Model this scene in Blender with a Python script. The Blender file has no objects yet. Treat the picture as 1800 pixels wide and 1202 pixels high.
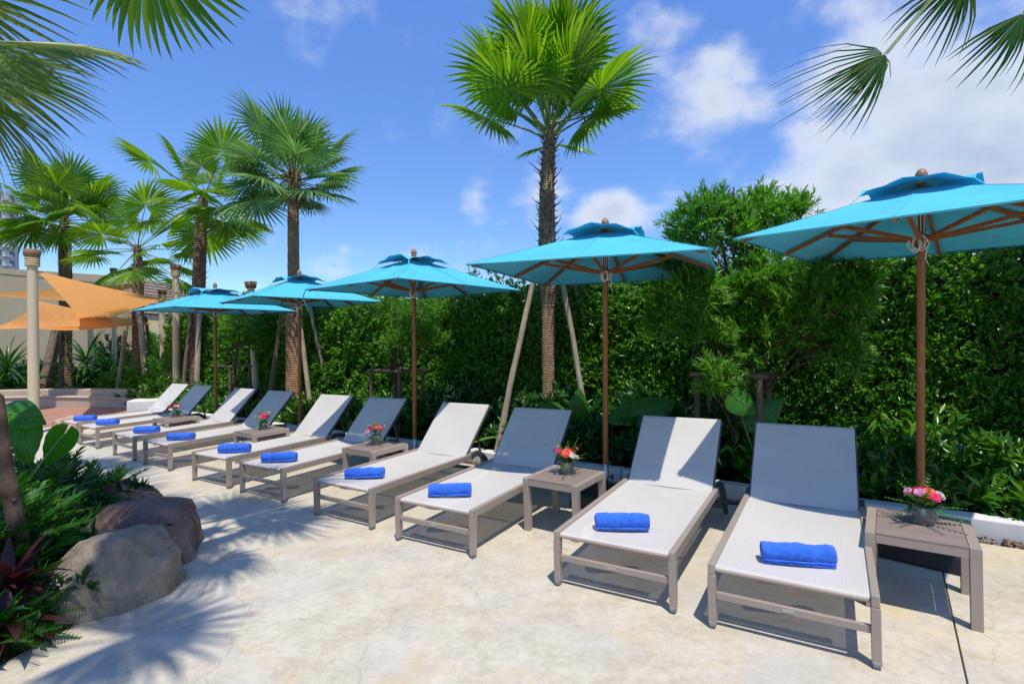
import bpy, bmesh, math, random
import numpy as np
from mathutils import Vector, Matrix, noise

PI = math.pi
R = math.radians
scn = bpy.context.scene
COL = scn.collection

# ------------------------------------------------------------------ camera
cam_d = bpy.data.cameras.new('camera')
cam_d.sensor_width = 36.0
cam_d.lens = 18.47
cam_d.clip_start = 0.05
cam_d.clip_end = 3000.0
cam = bpy.data.objects.new('camera', cam_d)
COL.objects.link(cam)
CAM_H, PITCH, ROLL, FPX = 1.4623, 0.0074, -0.0025, 923.64
cam.matrix_world = Matrix.Translation((0, 0, CAM_H)) @ Matrix.Rotation(PI/2 - PITCH, 4, 'X') @ Matrix.Rotation(ROLL, 4, 'Z')
scn.camera = cam

# ------------------------------------------------------------------ world, sun, exposure
SUN = Vector((0.10, -0.37, 1.0)).normalized()
SUN_EL = math.asin(SUN.z)
SUN_AZ = math.atan2(SUN.x, SUN.y)
world = bpy.data.worlds.new('World')
scn.world = world
world.use_nodes = True
wt = world.node_tree
wt.nodes.clear()


def wn(kind, **kw):
    n = wt.nodes.new(kind)
    for k, v in kw.items():
        setattr(n, k, v)
    return n


def wmath(op, a, b=None, clamp=False):
    n = wn('ShaderNodeMath', operation=op)
    n.use_clamp = clamp
    for i, x in enumerate((a, b)):
        if x is None:
            continue
        if isinstance(x, (int, float)):
            n.inputs[i].default_value = x
        else:
            wt.links.new(x, n.inputs[i])
    return n.outputs[0]


sky = wn('ShaderNodeTexSky', sky_type='NISHITA')
sky.sun_disc = False
sky.sun_elevation = SUN_EL
sky.sun_rotation = SUN_AZ
sky.altitude = 0.0
sky.air_density = 1.0
sky.dust_density = 0.3
sky.ozone_density = 1.6
SKY_STRENGTH = 0.14
# the camera's tone curve: brightness of the sky compressed, hue a touch towards violet
shsv = wn('ShaderNodeSeparateColor', mode='HSV')
wt.links.new(sky.outputs[0], shsv.inputs[0])
hs = wn('ShaderNodeCombineColor', mode='HSV')
wt.links.new(wmath('ADD', shsv.outputs[0], 0.014), hs.inputs[0])
wt.links.new(wmath('MINIMUM', wmath('MULTIPLY', wmath('POWER', shsv.outputs[1], 0.55), 1.045), 1.0), hs.inputs[1])
wt.links.new(wmath('MULTIPLY', wmath('POWER', shsv.outputs[2], 0.5), 2.17), hs.inputs[2])
tc = wn('ShaderNodeTexCoord')
sep = wn('ShaderNodeSeparateXYZ')
wt.links.new(tc.outputs['Generated'], sep.inputs[0])
dz = wmath('ADD', wmath('MAXIMUM', sep.outputs[2], 0.0), 0.22)
cx = wmath('DIVIDE', sep.outputs[0], dz)
cy = wmath('DIVIDE', sep.outputs[1], dz)
comb = wn('ShaderNodeCombineXYZ')
wt.links.new(cx, comb.inputs[0])
wt.links.new(cy, comb.inputs[1])
comb.inputs[2].default_value = 3.1
n1 = wn('ShaderNodeTexNoise')
n1.inputs['Scale'].default_value = 2.1
n1.inputs['Detail'].default_value = 9.0
n1.inputs['Roughness'].default_value = 0.56
n1.inputs['Distortion'].default_value = 0.15
wt.links.new(comb.outputs[0], n1.inputs['Vector'])
n3 = wn('ShaderNodeTexNoise')
n3.inputs['Scale'].default_value = 11.0
n3.inputs['Detail'].default_value = 6.0
n3.inputs['Roughness'].default_value = 0.55
wt.links.new(tc.outputs['Generated'], n3.inputs['Vector'])


def cloud_dir(px, py):
    u, v = (px-900)/FPX, -(py-601)/FPX
    return Vector((u, math.cos(PITCH)+v*math.sin(PITCH), -math.sin(PITCH)+v*math.cos(PITCH))).normalized()


def cloud_bank(px, py, wid, gain, squash=1.0):
    """a cloud bank of angular radius wid round one direction of the sky"""
    d = cloud_dir(px, py)
    sub = wn('ShaderNodeVectorMath', operation='SUBTRACT')
    wt.links.new(tc.outputs['Generated'], sub.inputs[0])
    sub.inputs[1].default_value = d
    mul = wn('ShaderNodeVectorMath', operation='MULTIPLY')
    wt.links.new(sub.outputs[0], mul.inputs[0])
    mul.inputs[1].default_value = (1, 1, squash)
    ln = wn('ShaderNodeVectorMath', operation='LENGTH')
    wt.links.new(mul.outputs[0], ln.inputs[0])
    t = wmath('SUBTRACT', 1.0, wmath('DIVIDE', ln.outputs['Value'], wid))
    return wmath('MULTIPLY', wmath('MAXIMUM', t, 0.0), gain)


banks = [(1780, 300, 0.30, 0.90, 1.6), (1500, 315, 0.22, 0.80, 1.5), (1640, 250, 0.24, 0.8, 1.3), (1245, 185, 0.13, 0.58, 1.1), (960, 345, 0.075, 0.70, 1.0),
         (1065, 385, 0.10, 0.68, 1.5), (835, 355, 0.05, 0.5, 1.0), (1470, 145, 0.09, 0.62, 1.0), (1730, 30, 0.26, 0.26, 1.0),
         (1560, 40, 0.22, 0.30, 1.0), (590, 450, 0.20, 0.34, 4.0), (1120, 60, 0.16, 0.26, 1.0)]
acc = None
for b in banks:
    o = cloud_bank(*b)
    acc = o if acc is None else wmath('MAXIMUM', acc, o)
# broad veil over the eastern half of the sky
east = wmath('MULTIPLY', wmath('MAXIMUM', wmath('ADD', sep.outputs[0], -0.05), 0.0), 0.16)
noi = wmath('ADD', wmath('MULTIPLY', wmath('SUBTRACT', n1.outputs['Fac'], 0.5), 1.35), wmath('MULTIPLY', wmath('SUBTRACT', n3.outputs['Fac'], 0.5), 1.0))
dens = wmath('ADD', wmath('ADD', acc, east), noi)
mr = wn('ShaderNodeMapRange')
mr.interpolation_type = 'SMOOTHSTEP'
mr.inputs['From Min'].default_value = 0.12
mr.inputs['From Max'].default_value = 0.66
wt.links.new(dens, mr.inputs['Value'])
cfac = wmath('MULTIPLY', mr.outputs[0], 0.84)
# cloud colour: white rims, grey in the thick middle
mr2 = wn('ShaderNodeMapRange')
mr2.inputs['From Min'].default_value = 0.50
mr2.inputs['From Max'].default_value = 1.15
mr2.inputs['To Min'].default_value = 0.0
mr2.inputs['To Max'].default_value = 1.0
wt.links.new(dens, mr2.inputs['Value'])
cc = wn('ShaderNodeMixRGB')
cc.inputs[1].default_value = (4.15, 4.35, 4.75, 1)
cc.inputs[2].default_value = (2.5, 2.9, 3.55, 1)
wt.links.new(mr2.outputs[0], cc.inputs[0])
mx = wn('ShaderNodeMixRGB')
wt.links.new(cfac, mx.inputs[0])
wt.links.new(hs.outputs[0], mx.inputs[1])
wt.links.new(cc.outputs[0], mx.inputs[2])
bg = wn('ShaderNodeBackground')
bg.inputs['Strength'].default_value = SKY_STRENGTH
wt.links.new(mx.outputs[0], bg.inputs['Color'])
wo = wn('ShaderNodeOutputWorld')
wt.links.new(bg.outputs[0], wo.inputs['Surface'])

sun_d = bpy.data.lights.new('sun', 'SUN')
sun_d.energy = 3.2
sun_d.angle = R(0.53)
sun_d.color = (1.0, 0.925, 0.80)
sun = bpy.data.objects.new('sun', sun_d)
COL.objects.link(sun)
sun.rotation_euler = SUN.to_track_quat('Z', 'Y').to_euler()
sun.location = (0, -5, 20)

scn.view_settings.view_transform = 'Standard'
scn.view_settings.look = 'None'
scn.view_settings.gamma = 1.0
scn.view_settings.use_curve_mapping = False
scn.view_settings.exposure = 0.52
scn.render.engine = 'CYCLES'
scn.cycles.max_bounces = 8
scn.cycles.transparent_max_bounces = 8
scn.cycles.caustics_reflective = False
scn.cycles.caustics_refractive = False

# ------------------------------------------------------------------ place helpers
SA, SB = 0.0287, 0.0071            # the deck falls gently for drainage


def g(x, y):
    return SA*max(-16.0, min(x, 8.0)) + SB*(max(0.0, min(y, 22.0))-3.0)


AX = Vector((1.2711, 2.4086))
RV = Vector((-0.8136, 0.5815)).normalized()      # along the row of loungers, away from the camera
NV = Vector((0.5815, 0.8136)).normalized()       # from the feet of the loungers to the hedge
ROW_ANG = math.atan2(-RV.y, -RV.x)


def rn(r, n):
    p = AX + RV*r + NV*n
    return p.x, p.y


def rnz(r, n, z=0.0):
    x, y = rn(r, n)
    return Vector((x, y, g(x, y)+z))


def spot(px, py, Y):
    """the point of the place seen in that direction at distance Y ahead"""
    u, v = (px-900)/FPX, -(py-601)/FPX
    d = Vector((u, math.cos(PITCH)+v*math.sin(PITCH), -math.sin(PITCH)+v*math.cos(PITCH)))
    d *= Y/d.y
    return d + Vector((0, 0, CAM_H))


# ------------------------------------------------------------------ mesh helpers
class MB:
    def __init__(s):
        s.v = []
        s.f = []
        s.m = []
        s.sm = []

    def add(s, verts, faces, mat=0, smooth=False):
        o = len(s.v)
        s.v += [tuple(p) for p in verts]
        for f in faces:
            s.f.append([i+o for i in f])
            s.m.append(mat)
            s.sm.append(smooth)

    def box(s, c, size, M=None, mat=0, taper=1.0):
        x, y, z = [k/2 for k in size]
        vs = []
        for sz in (-1, 1):
            t = taper if sz > 0 else 1.0
            for sx, sy in ((-1, -1), (1, -1), (1, 1), (-1, 1)):
                p = Vector((sx*x*t, sy*y*t, sz*z))
                if M is not None:
                    p = M @ p
                vs.append(p + Vector(c))
        s.add(vs, [(0, 3, 2, 1), (4, 5, 6, 7), (0, 1, 5, 4), (1, 2, 6, 5), (2, 3, 7, 6), (3, 0, 4, 7)], mat)

    def bar(s, a, b, w, h, mat=0, up=Vector((0, 0, 1))):
        a, b = Vector(a), Vector(b)
        d = (b-a)
        L = d.length
        d.normalize()
        x = d.cross(up)
        if x.length < 1e-4:
            x = d.cross(Vector((0, 1, 0)))
        x.normalize()
        z = x.cross(d)
        M = Matrix((x, d, z)).transposed()
        s.box((a+b)/2, (w, L, h), M, mat)

    def tube(s, path, rad, n=8, mat=0, caps=True, smooth=True):
        path = [Vector(p) for p in path]
        if not hasattr(rad, '__len__'):
            rad = [rad]*len(path)
        vs = []
        prev = None
        for i, p in enumerate(path):
            a = path[max(i-1, 0)]
            b = path[min(i+1, len(path)-1)]
            t = (b-a)
            if t.length < 1e-7:
                t = Vector((0, 0, 1))
            t.normalize()
            if prev is None:
                u = t.orthogonal().normalized()
            else:
                u = prev - t*prev.dot(t)
                if u.length < 1e-5:
                    u = t.orthogonal()
                u.normalize()
            prev = u
            w = t.cross(u)
            for k in range(n):
                ang = 2*PI*k/n
                vs.append(p + (u*math.cos(ang)+w*math.sin(ang))*rad[i])
        fs = []
        for i in range(len(path)-1):
            for k in range(n):
                k2 = (k+1) % n
                fs.append((i*n+k, i*n+k2, (i+1)*n+k2, (i+1)*n+k))
        s.add(vs, fs, mat, smooth)
        if caps:
            e = (len(path)-1)*n
            s.add([vs[k] for k in range(n)], [tuple(reversed(range(n)))], mat)
            s.add([vs[e+k] for k in range(n)], [tuple(range(n))], mat)

    def lathe(s, prof, n=16, c=(0, 0, 0), mat=0, smooth=True):
        c = Vector(c)
        vs = []
        for r_, z_ in prof:
            for k in range(n):
                a = 2*PI*k/n
                vs.append(c+Vector((r_*math.cos(a), r_*math.sin(a), z_)))
        fs = []
        for i in range(len(prof)-1):
            for k in range(n):
                k2 = (k+1) % n
                fs.append((i*n+k, i*n+k2, (i+1)*n+k2, (i+1)*n+k))
        s.add(vs, fs, mat, smooth)

    def grid(s, fn, nu, nv, mat=0, smooth=True):
        vs = [fn(i/nu, j/nv) for j in range(nv+1) for i in range(nu+1)]
        fs = []
        for j in range(nv):
            for i in range(nu):
                a = j*(nu+1)+i
                fs.append((a, a+1, a+nu+2, a+nu+1))
        s.add(vs, fs, mat, smooth)

    def mesh(s, name, mats):
        me = bpy.data.meshes.new(name)
        me.from_pydata(s.v, [], s.f)
        for m in (mats if isinstance(mats, (list, tuple)) else [mats]):
            me.materials.append(m)
        me.polygons.foreach_set('material_index', s.m)
        me.polygons.foreach_set('use_smooth', s.sm)
        me.update()
        return me

    def build(s, name, mats, parent=None, bevel=0.0):
        return link(name, s.mesh(name, mats), parent, bevel)


def link(name, me, parent=None, bevel=0.0):
    o = bpy.data.objects.new(name, me)
    COL.objects.link(o)
    if parent is not None:
        o.parent = parent
    if bevel > 0:
        b = o.modifiers.new('bevel', 'BEVEL')
        b.width = bevel
        b.segments = 2
        b.limit_method = 'ANGLE'
        b.angle_limit = R(40)
    return o


def tag(o, label=None, cat=None, group=None, kind=None):
    if label:
        o['label'] = label
    if cat:
        o['category'] = cat
    if group:
        o['group'] = group
    if kind:
        o['kind'] = kind
    return o


def thing(name, label, cat, loc=(0, 0, 0), rz=0.0, group=None):
    o = bpy.data.objects.new(name, None)
    COL.objects.link(o)
    o.empty_display_size = 0.1
    o.location = loc
    o.rotation_euler = (0, 0, rz)
    return tag(o, label, cat, group)


def copy_tree(o, parent=None):
    c = o.copy()
    COL.objects.link(c)
    c.parent = parent
    for ch in list(o.children):
        copy_tree(ch, c)
    return c


def on_slope(o, x, y, rz, z=0.0):
    """stand a thing on the sloping deck"""
    nrm = Vector((-SA, -SB, 1)).normalized()
    q = Vector((0, 0, 1)).rotation_difference(nrm)
    o.matrix_world = Matrix.Translation((x, y, g(x, y)+z)) @ q.to_matrix().to_4x4() @ Matrix.Rotation(rz, 4, 'Z')


# ------------------------------------------------------------------ materials
class NT:
    def __init__(s, name):
        s.mat = bpy.data.materials.new(name)
        s.mat.use_nodes = True
        s.t = s.mat.node_tree
        s.t.nodes.clear()
        s.out = s.n('ShaderNodeOutputMaterial')

    def n(s, kind, **kw):
        nd = s.t.nodes.new(kind)
        for k, v in kw.items():
            if k.startswith('i_'):
                nd.inputs[k[2:].replace('_', ' ')].default_value = v
            else:
                setattr(nd, k, v)
        return nd

    def l(s, a, b):
        s.t.links.new(a, b)

    def noise(s, scale, detail=4.0, rough=0.55, vec=None, dist=0.0):
        nd = s.n('ShaderNodeTexNoise')
        nd.inputs['Scale'].default_value = scale
        nd.inputs['Detail'].default_value = detail
        nd.inputs['Roughness'].default_value = rough
        nd.inputs['Distortion'].default_value = dist
        if vec is not None:
            s.l(vec, nd.inputs['Vector'])
        return nd.outputs['Fac']

    def ramp(s, fac, stops):
        nd = s.n('ShaderNodeValToRGB')
        cr = nd.color_ramp
        while len(cr.elements) < len(stops):
            cr.elements.new(0.5)
        for e, (p, c) in zip(cr.elements, stops):
            e.position = p
            e.color = (*c, 1) if len(c) == 3 else c
        s.l(fac, nd.inputs[0])
        return nd.outputs[0]

    def mix(s, fac, a, b, mode='MIX'):
        nd = s.n('ShaderNodeMixRGB', blend_type=mode)
        for i, x in enumerate((fac, a, b)):
            if isinstance(x, (int, float)):
                nd.inputs[i].default_value = x
            elif isinstance(x, tuple):
                nd.inputs[i].default_value = (*x, 1)
            else:
                s.l(x, nd.inputs[i])
        return nd.outputs[0]

    def math(s, op, a, b=None):
        nd = s.n('ShaderNodeMath', operation=op)
        for i, x in enumerate((a, b)):
            if x is None:
                continue
            if isinstance(x, (int, float)):
                nd.inputs[i].default_value = x
            else:
                s.l(x, nd.inputs[i])
        return nd.outputs[0]

    def coord(s, which='Object', scale=None):
        o = s.n('ShaderNodeTexCoord').outputs[which]
        if scale is not None:
            mp = s.n('ShaderNodeMapping')
            mp.inputs['Scale'].default_value = scale
            s.l(o, mp.inputs['Vector'])
            return mp.outputs[0]
        return o

    def pos(s, scale=None):
        o = s.n('ShaderNodeNewGeometry').outputs['Position']
        if scale is not None:
            mp = s.n('ShaderNodeMapping')
            mp.inputs['Scale'].default_value = scale
            s.l(o, mp.inputs['Vector'])
            return mp.outputs[0]
        return o

    def pbr(s, col, rough=0.6, bump=None, bstr=0.3, bdist=0.01, spec=0.5, metal=0.0, sheen=0.0):
        p = s.n('ShaderNodeBsdfPrincipled')
        if isinstance(col, tuple):
            p.inputs['Base Color'].default_value = (*col, 1)
        else:
            s.l(col, p.inputs['Base Color'])
        if isinstance(rough, (int, float)):
            p.inputs['Roughness'].default_value = rough
        else:
            s.l(rough, p.inputs['Roughness'])
        p.inputs['Specular IOR Level'].default_value = spec
        p.inputs['Metallic'].default_value = metal
        p.inputs['Sheen Weight'].default_value = sheen
        if bump is not None:
            b = s.n('ShaderNodeBump')
            b.inputs['Strength'].default_value = bstr
            b.inputs['Distance'].default_value = bdist
            s.l(bump, b.inputs['Height'])
            s.l(b.outputs[0], p.inputs['Normal'])
        return p

    def done(s, shader):
        s.l(shader.outputs[0], s.out.inputs['Surface'])
        return s.mat


def m_plain(name, col, rough=0.6, var=0.12, scale=6.0, bstr=0.15, bscale=60.0, metal=0.0, spec=0.5, sheen=0.0):
    t = NT(name)
    c = t.coord('Object')
    f = t.noise(scale, 5, 0.6, c)
    lo = tuple(k*(1-var) for k in col)
    hi = tuple(min(1, k*(1+var)) for k in col)
    colr = t.ramp(f, [(0.3, lo), (0.7, hi)])
    b = t.noise(bscale, 4, 0.6, c)
    return t.done(t.pbr(colr, rough, b, bstr, 0.004, spec, metal, sheen))


def m_leaf(name, c1, c2, c3=None, trans=0.38, rough=0.38, tcol=None, spec=0.5, vscale=1.5):
    t = NT(name)
    geo = t.n('ShaderNodeNewGeometry')
    rnd = geo.outputs['Random Per Island']
    stops = [(0.0, c1), (0.6, c2)] + ([(0.97, c3)] if c3 else [])
    col = t.ramp(rnd, stops)
    big = t.noise(vscale, 3, 0.5, t.pos())
    col = t.mix(t.math('MULTIPLY', big, 0.55), col, c1)
    p = t.pbr(col, rough, t.noise(45, 2, 0.5, t.coord('Object')), 0.12, 0.004, spec)
    tr = t.n('ShaderNodeBsdfTranslucent')
    tm = t.mix(1.0, col, tcol or (1.5, 1.6, 0.55), 'MULTIPLY')
    t.l(tm, tr.inputs['Color'])
    mxs = t.n('ShaderNodeMixShader')
    mxs.inputs[0].default_value = trans
    t.l(p.outputs[0], mxs.inputs[1])
    t.l(tr.outputs[0], mxs.inputs[2])
    return t.done(mxs)


def m_fabric(name, col, trans, tcol, rough=0.85):
    t = NT(name)
    c = t.coord('Object')
    f = t.noise(2.2, 6, 0.65, c, 0.3)
    colr = t.ramp(f, [(0.25, tuple(k*0.86 for k in col)), (0.55, col), (0.8, tuple(min(1, k*1.10) for k in col))])
    # long soft creases plus the weave
    b1 = t.noise(2.6, 3, 0.5, t.coord('Object', (1.0, 2.4, 1.0)), 0.8)
    b2 = t.noise(160, 2, 0.5, c)
    h = t.math('ADD', b1, t.math('MULTIPLY', b2, 0.02))
    p = t.pbr(colr, rough, h, 0.5, 0.05, 0.2, 0, 0.1)
    tr = t.n('ShaderNodeBsdfTranslucent')
    tr.inputs['Color'].default_value = (*tcol, 1)
    mxs = t.n('ShaderNodeMixShader')
    mxs.inputs[0].default_value = trans
    t.l(p.outputs[0], mxs.inputs[1])
    t.l(tr.outputs[0], mxs.inputs[2])
    return t.done(mxs)


def m_concrete():
    t = NT('deck_concrete')
    p = t.pos()
    big = t.noise(0.8, 6, 0.6, p, 0.15)
    mid = t.noise(4.5, 12, 0.80, p, 0.1)
    fine = t.noise(26, 10, 0.78, p)
    col = t.ramp(mid, [(0.34, (0.31, 0.25, 0.185)), (0.45, (0.47, 0.405, 0.325)), (0.55, (0.575, 0.52, 0.44)), (0.66, (0.65, 0.61, 0.545))])
    colb = t.ramp(big, [(0.32, (0.46, 0.385, 0.29)), (0.52, (0.57, 0.515, 0.435)), (0.68, (0.64, 0.60, 0.54))])
    col = t.mix(0.42, col, colb)
    colf = t.ramp(fine, [(0.36, (0.34, 0.28, 0.215)), (0.54, (0.585, 0.53, 0.455)), (0.66, (0.68, 0.645, 0.585))])
    col = t.mix(0.30, col, colf)
    col = t.mix(1.0, col, (0.985, 1.01, 0.965), 'MULTIPLY')
    gry = t.noise(1.1, 9, 0.7, t.pos((1.0, 1.0, 7.0)), 0.3)
    gfac = t.ramp(gry, [(0.50, (0, 0, 0)), (0.64, (1, 1, 1))])
    col = t.mix(t.math('MULTIPLY', gfac, 0.55), col, (0.47, 0.46, 0.435))
    och = t.noise(1.7, 9, 0.7, p, 0.2)
    ofac = t.ramp(och, [(0.53, (0, 0, 0)), (0.64, (1, 1, 1))])
    col = t.mix(t.math('MULTIPLY', ofac, 0.48), col, (0.60, 0.48, 0.27))
    dk = t.noise(3.1, 12, 0.82, p, 0.25)
    dfac = t.ramp(dk, [(0.57, (0, 0, 0)), (0.68, (1, 1, 1))])
    col = t.mix(t.math('MULTIPLY', dfac, 0.42), col, (0.27, 0.225, 0.175))
    spk = t.noise(120, 3, 0.6, p)
    sfac = t.ramp(spk, [(0.62, (0, 0, 0)), (0.72, (1, 1, 1))])
    col = t.mix(t.math('MULTIPLY', sfac, 0.20), col, (0.35, 0.31, 0.26))
    vor = t.n('ShaderNodeTexVoronoi', feature='DISTANCE_TO_EDGE')
    vor.inputs['Scale'].default_value = 0.55
    wv = t.n('ShaderNodeVectorMath', operation='ADD')
    t.l(p, wv.inputs[0])
    nz = t.n('ShaderNodeTexNoise')
    nz.inputs['Scale'].default_value = 2.0
    nz.inputs['Detail'].default_value = 5.0
    t.l(p, nz.inputs['Vector'])
    sc = t.n('ShaderNodeVectorMath', operation='SCALE')
    sc.inputs['Scale'].default_value = 0.55
    t.l(nz.outputs['Color'], sc.inputs[0])
    t.l(sc.outputs[0], wv.inputs[1])
    t.l(wv.outputs[0], vor.inputs['Vector'])
    cfac = t.ramp(vor.outputs['Distance'], [(0.0, (1, 1, 1)), (0.0035, (0, 0, 0))])
    col = t.mix(t.math('MULTIPLY', cfac, 0.28), col, (0.22, 0.19, 0.15))
    h = t.math('ADD', t.math('MULTIPLY', mid, 0.6), t.math('MULTIPLY', fine, 0.7))
    rg = t.ramp(mid, [(0.3, (0.55, 0.55, 0.55)), (0.7, (0.8, 0.8, 0.8))])
    return t.done(t.pbr(col, rg, h, 0.35, 0.012, 0.35))


def m_sling():
    t = NT('sling_fabric')
    c = t.coord('Object')
    w1 = t.n('ShaderNodeTexWave', wave_type='BANDS', bands_direction='X')
    w1.inputs['Scale'].default_value = 24
    w1.inputs['Distortion'].default_value = 0.4
    t.l(c, w1.inputs['Vector'])
    w2 = t.n('ShaderNodeTexWave', wave_type='BANDS', bands_direction='Y')
    w2.inputs['Scale'].default_value = 60
    t.l(c, w2.inputs['Vector'])
    f = t.noise(2.5, 4, 0.6, c)
    base = t.ramp(f, [(0.25, (0.61, 0.585, 0.555)), (0.75, (0.68, 0.655, 0.62))])
    col = t.mix(t.math('MULTIPLY', w1.outputs['Fac'], 0.24), base, (0.44, 0.43, 0.42))
    h = t.math('ADD', w1.outputs['Fac'], w2.outputs['Fac'])
    p = t.pbr(col, 0.62, h, 0.35, 0.002, 0.35)
    tp = t.n('ShaderNodeBsdfTransparent')
    mxs = t.n('ShaderNodeMixShader')
    mxs.inputs[0].default_value = 0.13          # the open weave lets some light through
    t.l(p.outputs[0], mxs.inputs[1])
    t.l(tp.outputs[0], mxs.inputs[2])
    return t.done(mxs)


def m_wood(name, c1, c2, rough=0.42, stretch=(18, 18, 1.2)):
    t = NT(name)
    c = t.coord('Object', stretch)
    f = t.noise(2.2, 6, 0.65, c, 0.8)
    col = t.ramp(f, [(0.28, c1), (0.72, c2)])
    return t.done(t.pbr(col, rough, f, 0.25, 0.004, 0.5))


def m_trunk(name, c1, c2, c3, ring=16.0, bstr=0.8):
    t = NT(name)
    c = t.coord('Object')
    w = t.n('ShaderNodeTexWave', wave_type='BANDS', bands_direction='Z')
    w.inputs['Scale'].default_value = ring/6.28
    w.inputs['Distortion'].default_value = 2.2
    w.inputs['Detail'].default_value = 4
    w.inputs['Detail Scale'].default_value = 3.0
    t.l(c, w.inputs['Vector'])
    f = t.noise(16, 6, 0.7, t.coord('Object', (1, 1, 0.35)))
    col = t.ramp(f, [(0.3, c1), (0.55, c2), (0.78, c3)])
    col = t.mix(t.math('MULTIPLY', w.outputs['Fac'], 0.5), col, c1)
    h = t.math('ADD', w.outputs['Fac'], t.math('MULTIPLY', f, 0.8))
    return t.done(t.pbr(col, 0.88, h, bstr, 0.02, 0.2))


def m_rock(name, c1, c2, c3, moss=None):
    t = NT(name)
    c = t.coord('Object')
    f = t.noise(3.2, 9, 0.65, c, 0.7)
    col = t.ramp(f, [(0.28, c1), (0.5, c2), (0.72, c3)])
    f2 = t.noise(34, 6, 0.7, c)
    col = t.mix(t.math('MULTIPLY', t.ramp(f2, [(0.45, (0, 0, 0)), (0.7, (1, 1, 1))]), 0.28), col, tuple(k*0.5 for k in c1))
    if moss:
        f3 = t.noise(2.0, 5, 0.6, c, 0.3)
        col = t.mix(t.math('MULTIPLY', t.ramp(f3, [(0.45, (0, 0, 0)), (0.62, (1, 1, 1))]), 0.6), col, moss)
    h = t.math('ADD', t.math('MULTIPLY', f, 1.0), t.math('MULTIPLY', f2, 0.55))
    return t.done(t.pbr(col, 0.86, h, 0.9, 0.035, 0.25))


def m_soil():
    t = NT('soil')
    p = t.pos()
    f = t.noise(9, 8, 0.7, p)
    col = t.ramp(f, [(0.3, (0.018, 0.013, 0.009)), (0.7, (0.07, 0.05, 0.034))])
    return t.done(t.pbr(col, 0.95, f, 0.9, 0.03, 0.1))


M = {}
M['concrete'] = m_concrete()
M['frame'] = m_plain('taupe_aluminium', (0.335, 0.278, 0.232), 0.42, 0.06, 4, 0.05, 80, 0.0, 0.5)
M['darkframe'] = m_plain('charcoal_plastic', (0.075, 0.075, 0.08), 0.5, 0.1, 8)
M['sling'] = m_sling()
M['rubber'] = m_plain('castor_grey', (0.22, 0.22, 0.21), 0.55, 0.2, 20)
M['towel'] = m_plain('blue_towel', (0.03, 0.14, 0.66), 0.95, 0.22, 22, 0.9, 240, 0, 0.1, 0.35)
M['tabletop'] = m_wood('taupe_board', (0.20, 0.155, 0.135), (0.275, 0.22, 0.195), 0.55, (1.2, 22, 22))
M['canopy'] = m_fabric('turquoise_canvas', (0.075, 0.485, 0.68), 0.02, (0.01, 0.33, 0.60))
M['teak'] = m_wood('oiled_teak', (0.17, 0.05, 0.011), (0.35, 0.125, 0.028), 0.34)
M['finial'] = m_wood('pale_teak', (0.24, 0.11, 0.065), (0.36, 0.18, 0.11), 0.5, (20, 20, 4))
M['steel'] = m_plain('brushed_steel', (0.55, 0.54, 0.52), 0.32, 0.08, 20, 0.05, 80, 1.0)
M['black'] = m_plain('black_stone', (0.012, 0.012, 0.013), 0.45, 0.2, 12)
M['cord'] = m_plain('white_cord', (0.72, 0.71, 0.68), 0.8, 0.08, 60)
M['kerb'] = m_plain('white_kerb', (0.66, 0.66, 0.635), 0.72, 0.09, 5, 0.3, 50)
M['soil'] = m_soil()
M['pebble'] = m_leaf('pebble_mix', (0.10, 0.065, 0.045), (0.30, 0.21, 0.14), (0.42, 0.38, 0.32), 0.0, 0.8)
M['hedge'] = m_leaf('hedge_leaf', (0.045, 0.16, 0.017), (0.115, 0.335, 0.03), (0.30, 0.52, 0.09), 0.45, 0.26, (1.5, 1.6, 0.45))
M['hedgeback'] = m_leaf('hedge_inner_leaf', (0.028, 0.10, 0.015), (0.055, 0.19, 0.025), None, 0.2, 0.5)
M['podo'] = m_leaf('narrow_tree_leaf', (0.05, 0.16, 0.016), (0.13, 0.35, 0.03), (0.26, 0.48, 0.06), 0.46, 0.34, (1.4, 1.6, 0.5))
M['palm_a'] = m_leaf('palm_leaf_bright', (0.075, 0.20, 0.012), (0.165, 0.36, 0.020), (0.32, 0.50, 0.04), 0.48, 0.30, (1.7, 1.6, 0.4), vscale=2.0)
M['palm_b'] = m_leaf('palm_leaf_silver', (0.085, 0.21, 0.06), (0.18, 0.36, 0.11), (0.38, 0.52, 0.22), 0.40, 0.34, (1.3, 1.35, 0.8), vscale=2.0)
M['palm_c'] = m_leaf('palm_leaf_deep', (0.07, 0.19, 0.013), (0.155, 0.35, 0.026), (0.34, 0.50, 0.07), 0.48, 0.32, (1.6, 1.5, 0.45), vscale=2.0)
M['palm_d'] = m_leaf('palm_leaf_olive', (0.09, 0.17, 0.035), (0.17, 0.27, 0.06), (0.34, 0.36, 0.13), 0.40, 0.36, (1.35, 1.3, 0.5), vscale=2.0)
M['palm_e'] = m_leaf('palm_leaf_backlit_shade', (0.02, 0.08, 0.010), (0.045, 0.15, 0.016), (0.20, 0.26, 0.05), 0.26, 0.32, (1.3, 1.4, 0.5), vscale=2.0)  # palm green darkened: shade of the backlit undersides put into the leaf colour
M['petiole'] = m_plain('palm_petiole', (0.17, 0.24, 0.055), 0.45, 0.2, 8)
M['trunk_boot'] = m_trunk('palm_boot_trunk', (0.11, 0.072, 0.048), (0.26, 0.18, 0.12), (0.45, 0.34, 0.24), 40, 1.0)
M['trunk_ring'] = m_trunk('palm_ring_trunk', (0.20, 0.125, 0.075), (0.40, 0.285, 0.185), (0.56, 0.44, 0.31), 75, 0.9)
M['trunk_red'] = m_trunk('palm_red_trunk', (0.27, 0.145, 0.085), (0.52, 0.32, 0.20), (0.66, 0.50, 0.36), 60, 1.0)
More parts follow.
